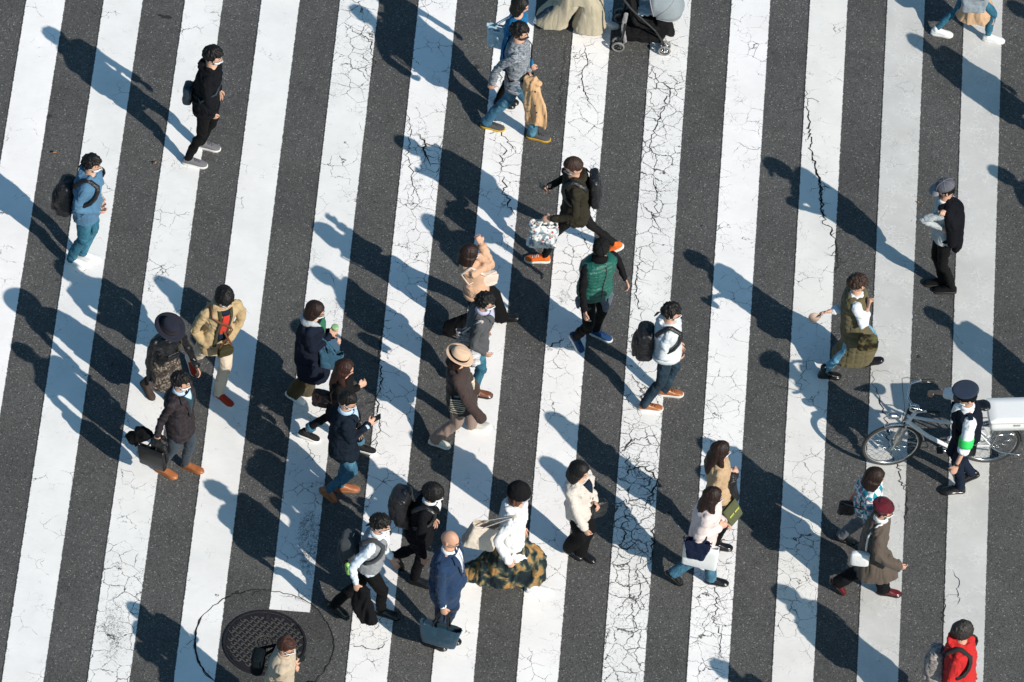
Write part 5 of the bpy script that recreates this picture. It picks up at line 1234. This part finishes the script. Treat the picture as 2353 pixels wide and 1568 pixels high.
ax_=nrm(V(.60,.80,0)); up_=nrm(V(-.45,.1,1)); ax_=nrm(ax_-up_*np.dot(ax_,up_)); n_=np.cross(up_,ax_); cc_=G(1673,1160,.82)-up_*.11-n_*.043
mm=M(); rg_=random.Random(4)
for i in range(9):
    if i==4: continue
    x=-.072+.018*i; c=cc_+ax_*x
    mm.box(c+ax_*-.004,ax_*.0022,up_*.012,n_*.001); mm.box(c+ax_*.004,ax_*.0022,up_*.012,n_*.001); mm.box(c+up_*rg_.choice((-.008,0,.008)),ax_*.0055,up_*.002,n_*.0012)
mm.build('lettering',solid('yellow_ink',(.62,.66,.12),.7),g_,smooth=False)
# 26 pale pink jacket
PK=cloth('pale_pink_down',(.70,.58,.56)); p=Person('woman in pale pink padded jacket with long brown hair and wide jeans',1.60,-4,(1637,1140),(1546,1327,.07,42),(1646,1338),female=True,hR=('px',1650,1214,1.04),hL=('loc',.2,.1,.15),elR=(-.8,.6,-1),look=2,seed=261)
p.top('padded_jacket',PK,hem=-.22,ease=.040,arm=.030,cuff=.0,fold=f_puff(.012,.10,2),flare=.0); p.trousers(DEN,leg=1.08,ankle=1.35,knee=1.05); p.shoes(BLKS,BLKS,boot=.02); p.hair(HD,'long',.95); p.face()
tote('paper_bag','large white paper bag under the navy tote on the arm of the woman in pink','paper bag',G(1612,1246,.72)-V(0,.13,0)+UP*.11,V(1,-.18,0),.19,.33,.05,solid('white_paper',(.78,.79,.80),.6,bump=.3,var=.06),hand=lerp(p.elb['R'],p.wr['R'],.3)+UP*.03,tap=.98,group='shopping bags',stiff=True)
tote('tote_bag','navy tote bag with a pink tag on the arm of the woman in pink','tote bag',G(1603,1228,.78)-V(0,.26,0)+UP*.23,V(1,-.18,0),.16,.30,.045,cloth('navy_canvas',(.010,.016,.042)),hand=lerp(p.elb['R'],p.wr['R'],.3)+UP*.03-V(0,.05,0),tap=.62,group='tote bags')
# 27 khaki vest
KV=cloth('khaki_quilt',(.12,.10,.050)); p=Person('woman in long khaki quilted vest, pale blouse and light jeans with black boots',1.62,4,(1970,652),(2005,832,.05,-22),(1905,864),female=True,hR=('px',1994,708,1.22),hL=('px',1904,716,1.02),elR=(.1,.3,-1),elL=(-.3,-.4,-1),look=-6,seed=271,curlR=.7)
p.top('blouse',cloth('pale_blouse',(.66,.70,.74)),hem=-.05,ease=.012,arm=.018,cuff=.0,sleeve=.86,fold=f_top(.014,5)); p.top('quilted_vest',KV,hem=-1.08,ease=.040,flare=.022,follow=.42,nosleeve=True,neck=.98,fold=f_puff(.013,.085,3,6)); p.trousers(cloth('light_denim',(.10,.27,.40),'denim',(.25,.45,.58)),leg=.85,ankle=.8); p.shoes(BLKS,BLKS,boot=.07); p.hair(HBR,'short',1.4,fringe=14)
crossbag(p,'brown camouflage bag held in front of the woman in the quilted vest',cloth('camouflage',(.1,.1,.05),'camo'),G(1994,788,.86),p.f,.12,.10,.06,strap=None)
mm=M(); c=p.grip['L']-p.f*.09-UP*.05; mm.loft([mm.ering(c+p.l*y,p.f*.062,UP*.075,20) for y in (-.004,.004)]); j=root_for('hand_fan','small round beige fan held behind the woman in the quilted vest','hand fan',c-UP*.07); mm.build('fan_disc',solid('fan_paper',(.50,.36,.28),.7),j); mm=M(); mm.tube([c+p.f*.05+UP*.04,p.grip['L']],.007); mm.build('fan_handle',BRL,j)
# 28 capped man
GS=cloth('grey_marl_sweat',(.30,.32,.33),'marl',(.46,.49,.51)); p=Person('man in grey baseball cap with a black jacket over his shoulders, hand at chin',1.66,184,(2173,435),(2172,668),(2150,652),hL=('px',2162,524,1.12),hR=('px',2163,488,1.30),elR=(.3,.4,-1),elL=(.9,.05,-1),look=6,nod=16,seed=281,curlR=.9)
p.top('sweatshirt',GS,hem=-.10,ease=.026,arm=.012); p.trousers(cloth('black_jeans_b',(.007,.007,.008)),leg=.92,ankle=.85); p.shoes(cloth('black_trainer',(.007,.007,.008)),RUBK,lace=BLACKC); p.hair(HB,'short',.7); p.cap(solid('grey_cap_cloth',(.10,.10,.125),.9,bump=.4,var=.3),solid('cap_visor_grey',(.24,.24,.27),.8)); p.face(MASKB); p.collar(WHITE,h=.02,r=.068)
mm=M(); l,f=p.ax(.9); 
mm.limb([p.spt(.98)-f*.06+l*.02,p.spt(.75)-f*.13+l*.03,p.spt(.35)-f*.15+l*.03,p.spt(-.15)-f*.14+l*.03],[.10,.19,.19,.16],n=20,flat=.38,side=l,sub=5)
mm.limb([p.spt(.97)-f*.03+l*.06,p.sh['L']+UP*.035-f*.02,p.sh['L']-f*.075-UP*.16+l*.04,p.sh['L']-f*.10-UP*.42+l*.045],[.06,.075,.085,.06],n=14)
mm.limb([p.spt(.97)-f*.03-l*.06,p.sh['R']+UP*.03-f*.02,p.sh['R']-f*.07-UP*.2],[.06,.07,.06],n=14)
mm.limb([p.spt(1.0)+l*.09-f*.02,p.spt(.93)+l*.10+f*.05,p.spt(.8)+l*.07+f*.10],[.045,.045,.03],n=12)
mm.fuse('draped_jacket',cloth('black_draped',(.0065,.007,.010)),p.root,.010,f_top(.018,6))
# 29 policeman
PV=cloth('police_vest',(.007,.010,.018)); p=Person('policeman in peaked cap, navy stab vest and white shirt with a green armband',1.76,190,(2223,912),(2190,1128),(2226,1098,.05,30),hR=('px',2147,901,1.02),hL=('px',2197,1072,.86),elR=(-.2,.7,-.6),elL=(-1,.3,.1),look=6,nod=14,seed=291,curlR=1.0,curlL=.9)
PS=cloth('police_shirt',(.80,.82,.86)); p.top('uniform_shirt',PS,hem=-.02,ease=.014,arm=.030,sleeve=.62,cuff=.004); p.top('stab_vest',PV,hem=.06,ease=.042,nosleeve=True,neck=.97,fold=f_top(.008,2)); p.collar(PS); p.vneck(SHIRT,depth=.78,w=.3,off=.014); p.trousers(cloth('police_trouser',(.010,.016,.032)),leg=1.02); p.shoes(BLKS,BLKS,low=True,lace=BLACKC); p.hair(HB,'crop',1.5); p.face()
p.cap(cloth('police_cap_navy',(.022,.036,.066)),PLK,police=True)
el_,sh_=p.elb['L'],p.sh['L']; d_=nrm(p.wr['L']-el_); mm=M(); a_=lerp(sh_,el_,.80); mm.limb([lerp(sh_,el_,.66),lerp(sh_,el_,1.0)+d_*.0],[.083,.080],n=18,ends=False); mm.build('green_armband',solid('green_band',(.03,.62,.12),.6),p.root)
mm=M(); w_=p.wr['L']; mm.torus(w_-d_*.015,nrm(np.cross(d_,UP))*.033,nrm(np.cross(d_,np.cross(d_,UP)))*.031,.010,24,8); mm.ell(w_-d_*.015+nrm(np.cross(d_,UP))*-.034,d_*.02,UP*.02,nrm(np.cross(d_,UP))*.008,12,8); mm.build('wrist_watch',PLK,p.root)
l,f=p.ax(.2); mm=M(); mm.torus(p.spt(.10),l*.145,f*.112,.022,36,8,flat=.35); mm.build('belt',BLACKL,p.root)
for sg,t in ((-.7,.7),(.6,.72),(.65,.35),(-.6,.4)):
    mm=M(); c=p.spt(t)+l*sg*.1*p.H+f*.135; mm.rbox(c,l*.032,f*.022,UP*.05,.5,16); mm.build('vest_pouch',PV,p.root)
for sg in (-1,1):
    mm=M(); s_=p.sh['L' if sg>0 else 'R']; mm.rbox(s_+UP*.075-l*sg*.02,f*.028,l*.05,UP*.006,.4,14); mm.build('epaulette',NAVY,p.root)
for sg in (1,-1):
    mm=M(); c=p.spt(.02)+l*sg*.175-f*.03-UP*.05; mm.rbox(c,f*.06,l*.03,UP*.10,.5,18); mm.build('belt_holster',BLACKL,p.root)
POL=p
# 31 check shirt
p=Person('woman in blue and white checked shirt with shoulder length dark hair',1.58,0,(2010,1096),(1940,1240,.02,25),(2002,1268),female=True,look=-4,seed=311,hL=('loc',-.15,.2,-.1))
p.top('checked_shirt',cloth('teal_check',(.02,.24,.33),'check',(.70,.74,.76)),hem=-.12,ease=.04,arm=.026,sleeve=.7,fold=f_top(.014,2)); p.trousers(cloth('grey_slacks',(.11,.125,.15)),leg=1.15,ankle=1.2); p.shoes(BLKS,BLKS); p.hair(HD,'bob',1.3)
crossbag(p,'black bag hanging behind the woman in the checked shirt',BLACKL,p.back(-.05,.06)-UP*.05,p.f,.10,.10,.04,strap=[(.3,-.9,-.8),(.6,-.7,-.8),(.95,-.5,-.4)],wd=.014)
# 32 beret
BC=cloth('brown_wool_coat',(.098,.075,.060)); p=Person('woman in maroon beret and flared grey brown coat with burgundy shoes',1.64,-2,(2030,1172),(1922,1348,.07,48),(2042,1363),female=True,hR=('px',2060,1298,.88),hL=('loc',.1,.2,-.1),look=-4,seed=321)
p.top('coat',BC,hem=-.78,ease=.03,arm=.030,cuff=.016,flare=.10,follow=.42,sleeve=1.14,fold=f_coat(.020,5,1.15),collar=None); p.collar(WHITE,h=.045,r=.066); p.trousers(cloth('black_wide_slacks',(.007,.007,.009)),leg=1.2,ankle=1.45,knee=1.1); p.shoes(solid('burgundy_leather',(.11,.012,.015),.25),BLKS,low=True); p.hair(HD,'short',1.1); p.beret(cloth('maroon_velvet',(.095,.006,.016))); p.face(MASKM)
mm=M(); pts,nn=p.wrap([(.25,-.95,-.9),(.5,-.85,-.9),(.75,-.72,-.8),(.95,-.60,-.4),(.99,-.58,.1),(.95,-.5,.6)],.016); mm.ribbon(pts,nn,.020,.005)
c=pts[0]-p.f*.05-UP*.14; r_=root_for('shoulder_bag','small white shoulder bag behind the woman in the maroon beret','bag',c-UP*.1,p.hd,'small bags on shoulder straps'); mm.build('strap',WHITE,r_); mm=M(); mm.rbox(c,p.f*.10,p.l*.035,UP*.10,.5,20); mm.build('bag_body',WHITE,r_)
# 33 red jacket
RD=cloth('red_jacket_cloth',(.52,.018,.018)); p=Person('person in bright red hooded jacket with short black hair at the bottom right corner',1.64,-10,(2211,1449),(2208,1680),(2180,1692),female=True,hR=('loc',.10,-.12,.02),hL=('loc',.08,.12,.02),look=28,nod=14,seed=331,skinm=SK)
p.top('hooded_jacket',RD,hem=-.52,ease=.065,arm=.034,hood=1.2,fold=f_top(.018,3)); p.trousers(cloth('olive_trouser',(.05,.045,.025))); p.shoes(BLKS,BLKS); p.hair(HG,'bowl',.9)
backpack(p,'grey and cream backpack with a small colourful charm on the person in red',cloth('grey_cream_pack',(.13,.12,.125),'marl',(.50,.42,.38)),w=.14,h=.22,d=.10,t=.22,strapm=cloth('charcoal_strap',(.03,.03,.032)))
# 34 beige coat on the manhole
BG=cloth('stone_coat',(.49,.40,.30)); p=Person('person in stone beige coat standing by the manhole cover looking at a phone',1.54,-8,(657,1484),(640,1676),(618,1688),hR=('px',675,1532,1.0),hL=('px',672,1522,1.03),elR=(-.4,.6,-1),elL=(-.4,.4,-1),look=-10,nod=24,seed=341,curlR=.9)
p.top('coat',BG,hem=-.6,ease=.042,arm=.026,flare=.03,fold=f_coat(.016,7)); p.collar(BG,r=.07,h=.035); p.trousers(NAVYT); p.shoes(BRL,low=True); p.hair(hairm('hair_dark_thin',(.045,.018,.012)),'short',1.2,bald=1); p.face()
phone(p,'R','black phone in the hands of the person on the manhole cover')
crossbag(p,'black sling bag behind the person in the stone beige coat',cloth('black_sling',(.005,.010,.013)),p.back(.55,.10)+p.l*.02,p.l,.11,.14,.07,strap=[(.7,.6,-1),(.93,.5,-.8)],wd=.05)
# people outside the frame whose shadows reach into it
for i,(fx,fy,H_,hd_,lab) in enumerate(((705,1828,1.68,0,'person in dark clothes just below the bottom edge, left of centre'),(2072,1868,1.70,0,'person in dark clothes just below the bottom edge, towards the right'),(2556,1028,1.72,180,'person in dark clothes beyond the right edge, level with the bicycle'),(2692,690,1.70,180,'person in dark clothes beyond the right edge, level with the capped man'),(2500,378,1.70,0,'person in dark clothes beyond the right edge near the top'),(2735,300,1.70,0,'person in dark clothes far beyond the top right corner'))):
    p=Person(lab,H_,hd_,(fx+10,fy-238),(fx+26,fy-12),(fx-22,fy+8),seed=400+i); p.top('jacket',BLACKC,hem=-.3,ease=.04); p.trousers(KBLK); p.shoes(BLKS,BLKS); p.hair(HB,'short')
# ------------------------------------------------------------ police bicycle
WPNT=solid('white_bike_paint',(.74,.75,.76),.3,coat=.4,var=.05); TYRE=solid('bicycle_tyre',(.035,.034,.033),.75); GREYT=solid('grey_plastic_tube',(.33,.33,.31),.45)
A=G(2042,1068); B=G(2268,1062); A[2]=B[2]=0; bf=nrm(A-B); bl=V(-bf[1],bf[0],0); RW=.333
bk=root_for('bicycle','white police bicycle with chrome handlebar held by the policeman','bicycle',(A+B)/2,math.atan2(bf[1],bf[0]))
def wheel(c,steer):
    f=nrm(bf*math.cos(steer)+bl*math.sin(steer)); l=np.cross(UP,f)
    m_=M(); m_.torus(c,f*(RW-.018),UP*(RW-.018),.019,64,10); w_=m_.build('wheel',TYRE,bk)
    m_=M(); m_.torus(c,f*(RW-.040),UP*(RW-.040),.011,64,8,flat=1.1); m_.build('rim',STEEL,w_)
    m_=M(); m_.limb([c-l*.045,c+l*.045],[.022,.022],n=14,ends=True); 
    for i in range(32):
        a=2*PI*i/32; s_=1 if i%2 else -1; o_=(.35 if (i//2)%2 else -.35)
        p0=c+l*s_*.035+(f*math.cos(a+o_)+UP*math.sin(a+o_))*.024; p1=c+(f*math.cos(a)+UP*math.sin(a))*(RW-.042); m_.tube([p0,p1],.0017,5)
    m_.build('spokes',STEEL,w_)
    return f,l
ca=A+UP*RW; cb=B+UP*RW
sf,sl=wheel(ca,.06); wheel(cb,0)
def tubes(name,mat,sets,parent=bk):
    m_=M()
    for pts,r_ in sets: m_.limb(pts,[r_]*len(pts),n=12,sub=4,ends=True)
    return m_.build(name,mat,parent)
H1=ca-bf*.13+UP*.36; H2=ca-bf*.20+UP*.56; BB=cb+bf*.46-UP*.05; ST=cb+bf*.30+UP*.42; SP=cb+bf*.235+UP*.60
tubes('frame',WPNT,[([H2-UP*.04,H1],.021),([H1+UP*.03,lerp(H1,BB,.5)-UP*.02,BB],.024),([H1+UP*.11,lerp(H1+UP*.11,ST,.5)-UP*.07,ST-UP*.12],.017),([ST,BB],.018),([BB,cb+bl*.05],.010),([BB,cb-bl*.05],.010),([ST-UP*.04,cb+bl*.05],.009),([ST-UP*.04,cb-bl*.05],.009)])
tubes('fork',STEEL,[([H1,H1-UP*.03+bl*.045+bf*.02,ca+bf*.0+bl*.048],.012),([H1,H1-UP*.03-bl*.045+bf*.02,ca-bl*.048],.012)])
tubes('stem',STEEL,[([H2-UP*.02,H2+UP*.09-bf*.01],.014),([H2+UP*.09,H2+UP*.10+bf*.06],.014)])
gR=POL.grip['R']; hc_=H2+UP*.10+bf*.05; gr0=V(gR[0],gR[1],gR[2]); off=gr0-hc_; lt_=abs(np.dot(off,bl)); ltr=max(.22,min(.32,lt_)); back_=-np.dot(off,bf)
def hbar(sg): return [hc_,hc_+bl*sg*.09+bf*.03+UP*.02,hc_+bl*sg*.2+UP*.11,hc_+bl*sg*ltr-bf*.10+UP*.14,hc_+bl*sg*(ltr+.01)-bf*.22+UP*.13]
hb=tubes('handlebar',STEEL,[(hbar(-1)[::-1]+hbar(1)[1:],.0125)])
for sg in (-1,1):
    q=hbar(sg); m_=M(); m_.limb([q[-1]-bf*.03,lerp(q[-1],q[-2],.75)],[.018,.017],n=12); m_.build('grip',RUBK,hb)
    m_=M(); m_.limb([lerp(q[-1],q[-2],.95)+UP*.015,lerp(q[-1],q[-2],.6)+bf*.0-UP*.03-bl*sg*.0+UP*.015,q[-1]-UP*.035],[.007,.007,.006],n=8); m_.build('brake_lever',STEEL,hb)
    m_=M(); m_.tube([lerp(q[-1],q[-2],.95)+UP*.01,q[2]+UP*.10+bf*.10,H2+bf*.12+UP*.05,H1+bf*.06],.0032,6,5); m_.build('brake_cable',RUBK if sg<0 else STEEL,hb)
m_=M(); m_.torus(ca,sf*(RW+.022),UP*(RW+.022),.026,40,8,R(20),R(150),flat=.5) if False else None
def fender(c,f,a0,a1,nm):
    m_=M(); rings=[]; l=np.cross(UP,f)
    for i in range(25):
        t=R(a0+(a1-a0)*i/24); d=f*math.cos(t)+UP*math.sin(t); r_=RW+.018
        rings.append([c+d*(r_-.012)-l*.027,c+d*(r_+.004)-l*.015,c+d*(r_+.004)+l*.015,c+d*(r_-.012)+l*.027,c+d*(r_+.000)+l*.014,c+d*(r_+.000)-l*.014])
    m_.loft(rings); return m_.build(nm,STEEL,bk)
fender(ca,sf,70,175,'front_mudguard'); fender(cb,bf,40,185,'rear_mudguard')
m_=M(); m_.torus(BB,bf*.085,UP*.085,.004,28,6); m_.build('chainring',STEEL,bk)
m_=M(); m_.rbox(lerp(BB,cb,.5)-bl*.06+UP*.02,bf*.24,bl*.012,UP*.055,.5,20); m_.build('chain_guard',WPNT,bk)
for sg in (-1,1):
    m_=M(); e_=BB+bl*sg*.09+(bf*.12 if sg>0 else -bf*.12)+UP*(.10*sg); m_.limb([BB+bl*sg*.06,e_],[.010,.009],n=8); cr=m_.build('crank',STEEL,bk); m_=M(); m_.rbox(e_+bl*sg*.05,bf*.035,bl*.045,UP*.012,.4,14); m_.build('pedal',RUBK,cr)
m_=M(); m_.limb([ST,SP],[.013,.013],n=10); m_.build('seat_post',STEEL,bk)
m_=M(); m_.limb([SP-bf*.10+UP*.02,SP+UP*.03,SP+bf*.15+UP*.02],[.085,.06,.022],n=14,flat=.4,side=bl); m_.fuse('saddle',BLACKL,bk,.009,smooth=2)
rk=cb+UP*.34; tubes('rear_rack',STEEL,[([ST-UP*.0,rk+bf*.15+bl*.06,rk-bf*.22+bl*.06],.006),([ST-UP*.0,rk+bf*.15-bl*.06,rk-bf*.22-bl*.06],.006),([rk-bf*.22+bl*.06,rk-bf*.22-bl*.06],.006),([rk-bf*.1+bl*.06,cb+bl*.07],.006),([rk-bf*.1-bl*.06,cb-bl*.07],.006)])
for sg in (-1,1): tubes('kickstand_leg',STEEL,[([cb+bl*.07*sg,cb+bl*.12*sg-bf*.10-UP*.03,cb+bl*.15*sg-bf*.30-UP*.05],.008)])
# baton tubes on the fork
for k_,(o0,o1) in enumerate(((.0,0),(.06,-.06))):
    b0=ca-bl*(.10+o0*.2)-bf*(.02+o0)-UP*.20; b1=b0+UP*.62-bf*.14-bl*.01; m_=M(); m_.limb([b0,lerp(b0,b1,.5),b1],[.021,.021,.021],n=14,sub=1,ends=False); t_=m_.build('baton_tube',GREYT,bk); m_=M(); m_.limb([b1-UP*.01,b1+UP*.03-bf*.006],[.027,.024],n=14); m_.build('tube_cap',RUBK,t_)
m_=M(); m_.limb([ca-bf*.04+UP*.42+sl*-.05,ca+bf*.05+UP*.43+sl*-.05],[.035,.042],n=16); m_.build('headlamp',STEEL,bk)
m_=M(); m_.ell(H2+UP*.14+bl*.07,bf*.026,bl*.026,UP*.02,14,8); m_.build('bell',STEEL,bk)
# document box on the rack
bx=rk-bf*.17+UP*.10; r_=root_for('delivery_box','white lidded box fixed on the rear rack of the police bicycle','box',bx-UP*.09,math.atan2(bf[1],bf[0]))
WB=solid('white_box_plastic',(.86,.87,.88),.35,var=.03)
m_=M(); m_.rbox(bx-UP*.01,bf*.235,bl*.155,UP*.075,.16,40,1.04,1.0); m_.build('box_body',WB,r_)
m_=M(); m_.rbox(bx+UP*.078,bf*.255,bl*.175,UP*.018,.10,48,1.0,.99); m_.build('box_lid',WB,r_)
m_=M(); m_.box(bx+bl*.164+bf*-.05+UP*.02,bf*.035,bl*.004,UP*.012); m_.build('box_label',GREYT,r_,smooth=False)
m_=M(); m_.box(bx+bl*.163+UP*.055,bf*.225,bl*.003,UP*.002); m_.build('lid_seam',PLK,r_,smooth=False)
# ------------------------------------------------------------ pushchair
W0=G(1419,119); W1=G(1525,128); W0[2]=W1[2]=0; sf_=nrm(W1-W0); sl_=V(-sf_[1],sf_[0],0); wb=np.linalg.norm(W1-W0)
st_=root_for('pushchair','black folding pushchair with a pale grey canopy pushed by the woman in the trench coat','pushchair',(W0+W1)/2+sl_*.21,math.atan2(sf_[1],sf_[0]))
wr=.075; TG=solid('grey_tyre',(.20,.20,.20),.7); FAB=cloth('pushchair_black',(.010,.010,.011)); GF=cloth('grey_canopy',(.24,.275,.30)); GP=cloth('grey_webbing',(.28,.27,.28))
for c_ in (W0,W1,W0+sl_*.46,W1+sl_*.46):
    for o_ in (-.0,.085):
        c=c_+UP*wr+sl_*o_; m_=M(); m_.torus(c,sf_*(wr-.012),UP*(wr-.012),.013,32,8); w_=m_.build('wheel',TG,st_)
        m_=M(); m_.torus(c,sf_*(wr-.026),UP*(wr-.026),.006,28,6); m_.build('rim',PLK,w_); m_=M(); m_.limb([c-sl_*.016,c+sl_*.016],[.017,.017],n=12)
        for i in range(5):
            a=2*PI*i/5+.3; m_.tube([c,c+(sf_*math.cos(a)+UP*math.sin(a))*(wr-.026)],.007,6)
        m_.build('wheel_spider',STEEL if c_ is W1 else PLK,w_)
def stt(name,sets,mat=PLK):
    m_=M()
    for pts,r_ in sets: m_.limb(pts,[r_]*len(pts),n=10,sub=4)
    return m_.build(name,mat,st_)
for sd_ in (.04,.50):
    o=sl_*sd_; r0=W0+o+UP*.09; f0=W1+o+UP*.09
    stt('rear_leg',[([r0,r0+sf_*.04+UP*.10,W0+sf_*.06+o+UP*.42],.014)]); stt('front_leg',[([f0,f0-sf_*.03+UP*.1,W1-sf_*.13+o+UP*.36],.013)])
    stt('push_bar',[([W1-sf_*.13+o+UP*.36,W0+sf_*.12+o+UP*.66,W0-sf_*.10+o+UP*1.0],.012)],GUN)
stt('handle_bar',[([W0-sf_*.10+sl_*.04+UP*1.0,W0-sf_*.11+sl_*.27+UP*1.01,W0-sf_*.10+sl_*.50+UP*1.0],.017)])
m_=M(); c=W0+sf_*(wb*.52)+sl_*.27; m_.rbox(c+UP*.17,sf_*.25,sl_*.21,UP*.07,.4,24,1.12); m_.fuse('basket',FAB,st_,.011,f_crump(.008,3,10))
m_=M(); m_.limb([c-sf_*.16+UP*.62,c-sf_*.10+UP*.38,c+sf_*.14+UP*.34,c+sf_*.26+UP*.22],[.20,.215,.21,.17],n=18,flat=.30,side=sl_); m_.rbox(c+sf_*.22+UP*.34,sf_*.10,sl_*.20,UP*.12,.4,24); m_.fuse('seat',FAB,st_,.011,f_crump(.010,3,9))
m_=M(); m_.limb([c-sf_*.22-sl_*.22+UP*.58,c-sf_*.24-sl_*.22+UP*.35,c-sf_*.20-sl_*.22+UP*.12],[.030,.030,.026],n=10,flat=.5); m_.fuse('side_strap',GP,st_,.008,f_crump(.004,3,20))
m_=M(); rings=[]
for i in range(9):
    a=R(-15+120*i/8); h_=c+sf_*.10+UP*.56; d=sf_*math.cos(a)+UP*math.sin(a)
    ring=[]
    for j in range(13):
        b=-PI/2+PI*j/12; ring.append(h_+sl_*.235*math.sin(b)+d*(.03+.30*math.cos(b)**.6)*(1+.04*(i%2)))
    for j in range(12,-1,-1):
        b=-PI/2+PI*j/12; ring.append(h_+sl_*.225*math.sin(b)+d*(.025+.285*math.cos(b)**.6)*(1+.04*(i%2)))
    rings.append(ring)
m_.loft(rings); m_.build('canopy',GF,st_)
for i in (0,4,8):
    m_=M(); m_.tube(rings[i][:13],.007,6); m_.build('canopy_rib',GP,st_)
m_=M(); m_.ell(c-sf_*.02+UP*.47,sf_*.16,sl_*.13,UP*.06,16,10); m_.fuse('blanket',cloth('pale_blue_blanket',(.42,.50,.56)),st_,.010,f_crump(.012,5,12))
tote('shoulder_bag','pale blue grey bag hanging from the pushchair handle','bag',W0-sf_*.10+sl_*.26+UP*.95,sf_*.4+sl_,.15,.24,.07,cloth('blue_grey_bag',(.28,.34,.40)),hand=W0-sf_*.10+sl_*.27+UP*1.03)
bake()
